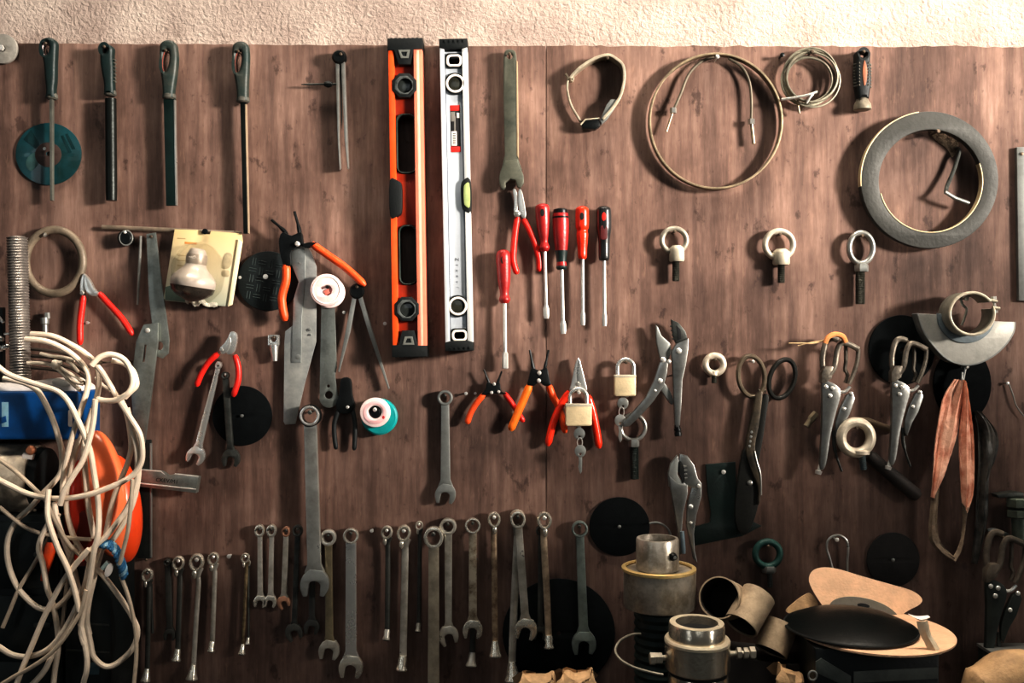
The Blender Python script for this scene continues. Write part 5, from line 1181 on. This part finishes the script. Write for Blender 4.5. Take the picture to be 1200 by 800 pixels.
# ================================================================== left corner: stacked machine parts and the white cable
dcab = mat('dark_cabinet', (22, 30, 30), .5, .2, .35, 30)
D = 84
by = bench_py(D)
T = Thing('tool_cabinet', 'dark metal cabinet in the lower left corner behind the white cable', 'cabinet', 40, by, D)
T.part('case', prism([(-80, 604), (72, 604), (72, by), (-80, by)], 3, 80, 1.5), dcab)
c = T.o.children[0]
for y0, y1 in ((612, 690), (698, 768), (776, by - 3)):
    f = T.part('drawer', prism([(-76, y0), (68, y0), (68, y1), (-76, y1)], 79, 83, 1), mat('dark_drawer', (26, 34, 33), .5, .2, .3))
    T.part('drawer_pull', prism(rrect(40, y0 + (y1 - y0) * .45, 60, y0 + (y1 - y0) * .45 + 5, 1.5), 82.5, 86, .8), dsteel, f)
D2 = 84
T = Thing('crate', 'dark box standing on the bench under the orange casing', 'box', 132, bench_py(D2), D2)
T.part('case', prism([(76, 663), (130, 663), (130, bench_py(D2)), (76, bench_py(D2))], 10, 84, 1.5), dcab)
for y in (728, 760): T.part('rail', prism([(78, y), (128, y + 3), (128, y + 5), (78, y + 2)], 83.6, 85, .3), dsteel, T.o.children[0])
T.part('blue_label', prism([(103, 776), (118, 776), (116, 790), (104, 790)], 83.6, 84.8, .2), mat('grey_blue_label', (60, 84, 92), .5, 0, .3), T.o.children[0])
cyl = mat('brushed_cylinder', (206, 194, 176), .42, .4, .45, 40, dark=(150, 138, 122))
D = 43
T = Thing('steel_cylinder', 'brushed steel cylinder lying under the blue box at the left edge', 'cylinder', 0, 600, D)
T.part('drum', lathe((-90, 560, D), (46, 560, D), [(0, 40), (.03, 41), (.97, 41), (1, 39)], 48), cyl)
T.part('end_cap', lathe((46, 560, D), (58, 560, D), [(0, 36), (.8, 35), (1, 28)], 36), black)
T.part('tan_knob', lathe((55, 523, 80), (55, 523, 88), [(0, 5), (.6, 5.5), (1, 3.5)], 16), mat('copper_knob', (190, 130, 96), .4, .4, .3))
T.part('clip', prism([(46, 526), (58, 528), (56, 534), (45, 532)], 78, 84, .6), white)
D = 76
T = Thing('blue_box', 'blue painted metal box above the steel cylinder', 'box', 30, 516, D)
bx = T.part('case', prism(rrect(-90, 459, 90, 515, 4), 8, 76, 2.5), blue)
T.part('white_sticker', prism([(2, 471), (10, 471), (10, 500), (2, 500)], 75.8, 76.4, .1), mat('pale_blue_sticker', (150, 190, 206), .5, 0, .2), bx)
T.part('blue_catch', prism([(2, 489), (7, 487), (8, 494), (2, 496)], 76.2, 77.4, .2), blue, bx)
T.part('bright_corner', prism(rrect(80, 480, 85, 500, 2), 75.4, 77, .4), white, bx)
T = Thing('white_tray', 'flat white tray lying on top of the blue box', 'tray', 30, 458, 70)
T.part('tray', prism([(-90, 449), (0, 449), (40, 446), (62, 443), (76, 446), (86, 454), (87, 458.5), (-90, 458.5)], 8, 66, 1.2), white)
T.part('lid', prism(smooth([(60, 447), (66, 443), (76, 446), (82, 451), (74, 453), (64, 451)], 3, True), 66, 69, .8), mat('pale_lid', (208, 204, 196), .4, 0, .1), T.o.children[0])
D = 52
T = Thing('threaded_rod', 'thick upright threaded steel rod at the left edge', 'rod', 22, 444, D)
prof = []; n = 52
for i in range(n): prof += [((i + .02) / n, 10.6), ((i + .5) / n, 11.9)]
T.part('thread', lathe((24.5, 447, D), (20, 277, D), [(0, 10)] + prof + [(.985, 10.8), (1, 8.5)], 26), mat('threaded_steel', (160, 154, 148), .36, .6, .4, 60))
T = Thing('hose_fitting', 'small chrome fittings poking in at the left edge beside the threaded rod', 'fitting', 4, 395, 40)
T.part('pin', tube([(-6, 366, 40), (4, 378, 40)], 2, n=10), bright)
T.part('tip', lathe((-8, 395, 40), (4, 398, 40), [(0, 4), (.7, 4), (1, 2)], 14), chrome)
T.part('tip', lathe((-8, 411, 42), (12, 405, 42), [(0, 4), (.5, 4), (.55, 2.6), (.7, 3.2), (.8, 2.4), (.9, 3), (1, 2)], 14), chrome)
T.part('tip', lathe((6, 391.5, 42), (13, 390.5, 42), [(0, 1.6), (1, 1.6)], 10), bright)
T.part('bracket', prism([(-20, 360), (2, 360), (2, 448), (-20, 448)], 30, 38, 1), black)

# orange casing
oc = mat('orange_casing', (242, 132, 84), .3, 0, .12, 20, .01, coat=.5)
ocr = mat('red_orange_casing', (206, 62, 34), .35, 0, .2, 20, .01, coat=.3)
D = 62
T = Thing('plastic_casing', 'glossy orange egg-shaped plastic casing behind the white cable', 'casing', 130, 692, D)
def egg(cx, cy, d, rx, ry, rd, lean=0, pw=1.0):
    g = ball(cx, cy, d, rx, ry, rd, 36, 24)
    g.v = [(x + lean * (y - cy) + (abs(y - cy) / ry) * 0, y, q) for x, y, q in g.v]; return g
T.part('front_shell', egg(124, 578, D + 2, 25, 74, 24, .14), oc)
T.part('rear_shell', egg(136, 598, D - 14, 24, 64, 24, .1), mat('orange_rear', (232, 84, 34), .35, 0, .15, 20, .01, coat=.3))
T.part('red_lobe', egg(92, 600, D - 4, 17, 62, 20, -.03), ocr)
T.part('red_base', prism(rrect(78, 596, 118, 640, 6), D - 22, D + 14, 3), mat('dark_red_base', (124, 34, 20), .45, 0, .3, 30))
T = Thing('awl', 'slim tapered orange tool handle hanging low behind the white cable', 'tool', 60, 615, 92)
T.part('grip', lathe((61, 634, 92), (50.5, 680, 92), [(0, 5), (.15, 6.5), (.45, 6.2), (.8, 4), (1, 3)], 18), ogrip)
T.part('collar', lathe((62, 626, 92), (60.5, 635, 92), [(0, 4.4), (.5, 5.4), (1, 5)], 16), blackm)
T.part('stub', lathe((61, 612, 92), (61.5, 627, 92), [(0, 3), (1, 4.6)], 16), ogrip)
T = Thing('blue_rope', 'blue and white braided rope knot tied on the cable', 'rope', 130, 640, 112)
br = mat('blue_rope', (62, 122, 162), .8, 0, .5, 160, .3)
for ph in (0, 2.1, 4.2):
    P = smooth([(118, 640, 104), (125, 639, 106), (133, 645, 107), (138, 656, 107), (141, 666, 106), (142, 676, 104)], 10)
    pts = [(x + 2.6 * math.cos(i * .5 + ph), y + 2.4 * math.sin(i * .5 + ph), d + 2.6 * math.sin(i * .5 + ph)) for i, (x, y, d) in enumerate(P)]
    T.part('strand', tube(pts, 2.9, n=8), br if ph < 4 else mat('pale_rope', (150, 186, 204), .8, 0, .4, 160, .3))
T.part('white_tag', prism(circle(125.5, 669, 4.2, 8.5, 24, rot=.35), 106, 108, .4), white)
T.part('white_core', tube([(117, 668, 104), (124, 660, 105)], 3, n=8), mat('pale_core', (170, 190, 186), .7, 0, .3))

# the white cable, traced loop by loop
W = [
 [(30, 391), (58, 394), (85, 407), (102, 420), (108, 432), (109, 450), (106, 470), (100, 490), (93, 508), (84, 530), (78, 552), (72, 580), (71, 600), (74, 614), (82, 634), (97, 655), (118, 678), (138, 706), (150, 728), (155, 745), (149, 765), (132, 781), (119, 784), (106, 773), (101, 757), (94, 730), (86, 700), (82, 680), (78, 660), (72, 640), (63, 613), (58, 590)],
 [(30, 397), (55, 400), (78, 411), (95, 427), (101, 441), (100, 457), (96, 474), (88, 500), (80, 530), (74, 556), (71, 578)],
 [(112, 428), (121, 418), (133, 415), (147, 421), (156, 435), (159, 448), (156, 458), (150, 463), (140, 468), (126, 469), (116, 467)],
 [(128, 422), (140, 425), (150, 433), (155, 442), (157, 452), (150, 460), (144, 466)],
 [(109, 424), (118, 434), (130, 452), (142, 470), (155, 489), (165, 506), (167.5, 522), (166, 540), (158, 554), (146, 563), (128, 571), (108, 578), (84, 582.5), (58, 583), (32, 578), (14, 570), (-4, 560)],
 [(134, 466), (143, 486), (148, 506), (150, 525), (146, 542), (138, 560), (128, 582), (122, 605), (118, 630), (112, 655), (106, 680), (100, 705), (96, 730), (98, 748)],
 [(141, 470), (150, 487), (156, 507), (160, 526), (160, 548), (157, 568), (149, 592), (138, 610), (124, 628), (112, 640), (104, 646)],
 [(159, 560), (157.5, 590), (154, 618), (148, 640), (142, 660)],
 [(147, 478), (153, 505), (158, 532), (158, 560), (152, 590), (141, 615), (128, 636)],
 [(-4, 426), (10, 438), (30, 446), (52, 453), (70, 459), (83, 471), (93, 490), (102, 512), (107, 532), (110, 555), (114, 578), (117, 602), (117, 626), (113, 642), (109, 664), (104, 690), (98, 712), (95, 738), (100, 754)],
 [(-4, 444), (20, 449), (36, 458), (47, 473), (57, 492), (63, 510), (66.5, 528), (66, 545), (63, 557), (55, 568), (45, 579), (30, 597), (15, 611), (4, 630), (0.5, 650), (3, 670), (12, 690), (25, 704), (41, 715), (56, 716), (66, 710), (74, 700), (79, 691)],
 [(-4, 539), (15, 552), (44, 577), (55, 588), (62, 604), (70, 622), (80, 640), (92, 652)],
 [(60, 572), (60, 590), (62, 608), (72, 638), (82, 662), (90, 690), (95, 715)],
 [(-4, 595), (14, 609), (28, 619), (43, 626), (58, 629), (75, 632), (90, 633), (104, 633)],
 [(107, 642), (95, 655), (80, 673), (65, 696), (51, 724), (39, 754), (29, 780), (20, 806)],
 [(64, 604), (56, 622), (46, 640), (30, 668), (16, 692), (6, 718), (-2, 738)],
 [(-4, 758), (10, 768), (27, 771), (44, 767), (58, 759), (70, 746), (79, 731), (87, 714), (96, 690), (102, 665), (106, 645)],
 [(103, 690), (98, 712), (90, 728), (78, 747), (62, 764), (42, 778), (22, 789), (4, 800)],
 [(54, 612), (46, 628), (43, 644), (48, 662), (52, 690), (57, 708), (62, 738), (63.5, 762), (61, 786), (60, 806)],
 [(64, 762), (57, 780), (48, 792), (36, 804)],
 [(84, 640), (78, 660), (74, 676), (70, 702), (66, 730), (64, 752)],
 [(142, 676), (148, 695), (153, 718), (157, 745), (158, 772), (156, 806)],
 [(115, 467), (112, 490), (108, 510), (100, 538), (90, 556), (80, 574), (75, 590)],
 [(104, 480), (98, 500), (95, 520), (97, 548), (100, 578), (103, 604), (107, 632)],
 [(94, 730), (100, 752), (104, 770), (104, 784), (101, 794), (97, 806)],
]
random.seed(3)
T = Thing('extension_cable', 'off-white cable hanging in tangled loops down the left side', 'cable', 60, 391, 105)
for i, w in enumerate(W):
    base = 92 + (i * 7 % 5) * 5.2
    P = smooth([p + (base + 3.2 * math.sin(j * .9 + i),) for j, p in enumerate(w)], 7)
    thin = i in (7, 11, 13, 15, 17, 20, 21)
    T.part('loop', tube(P, 2.5 if thin else 3.4, n=10), cord if not thin else mat('greyed_cable', (196, 180, 160), .55, 0, .25, 50, .03))
T2 = Thing('cable_bundle', 'thinner pale wires with a tied knot between threaded rod and cable loop', 'wire', 60, 425, 76)
for w in ([(47, 414), (60, 417), (75, 419), (88, 422)], [(32, 425), (48, 425.5), (60, 428), (68, 432), (76, 441), (86, 451), (95, 457)], [(70, 430), (80, 436), (90, 442), (97, 447)], [(78, 423), (86, 428), (93, 436)], [(112, 442), (120, 450), (130, 458)], [(74, 436), (86, 446), (98, 450)]):
    T2.part('wire', tube(smooth([p + (74 + random.uniform(0, 5),) for p in w], 6), 2.1, n=8), mat('pale_wire', (220, 208, 190), .5, 0, .2))
T2.part('knot', ball(66, 427, 78, 5, 6, 4.5, 16, 10, .08), MATS['pale_wire'])
T2.part('knot_end', tube([(63, 424, 79), (74, 425, 79)], 2.4, n=8), MATS['pale_wire'])
for y in (409, 417, 424, 431): T2.part('dark_wire', tube(smooth([(32, y, 66), (55, y + 2, 67), (80, y + 8, 67), (100, y + 22, 66)], 5), 2, n=8), mat('dark_wire', (74, 62, 52), .6, 0, .3))
nail(112, 425, 112, 'long peg holding the white cable loops', 2.5, rust)
# ================================================================== camera, light
cam = bpy.data.cameras.new('camera'); co = bpy.data.objects.new('camera', cam); COL.objects.link(co)
co.location = (0, -CAMD / 1000, 0); co.rotation_euler = (PI / 2, 0, 0)
cam.sensor_width = 36; cam.lens = 36 * CAMD / 1200; cam.clip_start = .02
scene.camera = co
def aim(o, tgt):
    o.rotation_euler = (Vector(tgt) - o.location).to_track_quat('-Z', 'Y').to_euler()
def spot(name, loc, tgt, power, col, size, blend, rad):
    l = bpy.data.lights.new(name, 'SPOT'); l.energy = power; l.color = col; l.spot_size = math.radians(size); l.spot_blend = blend; l.shadow_soft_size = rad
    o = bpy.data.objects.new(name, l); COL.objects.link(o); o.location = loc; aim(o, tgt); return o
def area(name, loc, tgt, power, col, sx, sy, spread=180):
    l = bpy.data.lights.new(name, 'AREA'); l.shape = 'RECTANGLE'; l.size = sx; l.size_y = sy; l.energy = power; l.color = col; l.spread = math.radians(spread)
    o = bpy.data.objects.new(name, l); COL.objects.link(o); o.location = loc; aim(o, tgt); return o
spot('window_light', (2.3, -1.45, .5), (0.0, 0, .415), 700, (1, .92, .84), 28, .62, .2)
area('skylight', (.2, -.42, 1.5), (.2, -.36, 0), 8.5, (1, .9, .78), 1.7, .26, 75)
area('room_bounce', (-.2, -3.2, .9), (0, 0, .1), 3.6, (.9, .96, 1), 1.6, 1.0)
area('side_fill', (1.75, -1.3, .1), (.2, -.1, -.25), 4, (1, .95, .88), .22, 1.1)  # added strip light, no real window; streaks on cylinders and lower tools
area('side_fill_far', (-1.5, -1.5, .2), (.2, -.1, -.25), 1.8, (.9, .96, 1), .25, 1.1)  # weaker added light from the left, also without a real source
w = bpy.data.worlds.new('world'); scene.world = w; w.use_nodes = True
bg = w.node_tree.nodes['Background']; bg.inputs[0].default_value = (.62, .78, .8, 1); bg.inputs[1].default_value = .03
scene.view_settings.view_transform = 'Standard'; scene.view_settings.look = 'None'
scene.view_settings.exposure = .52; scene.view_settings.gamma = .75
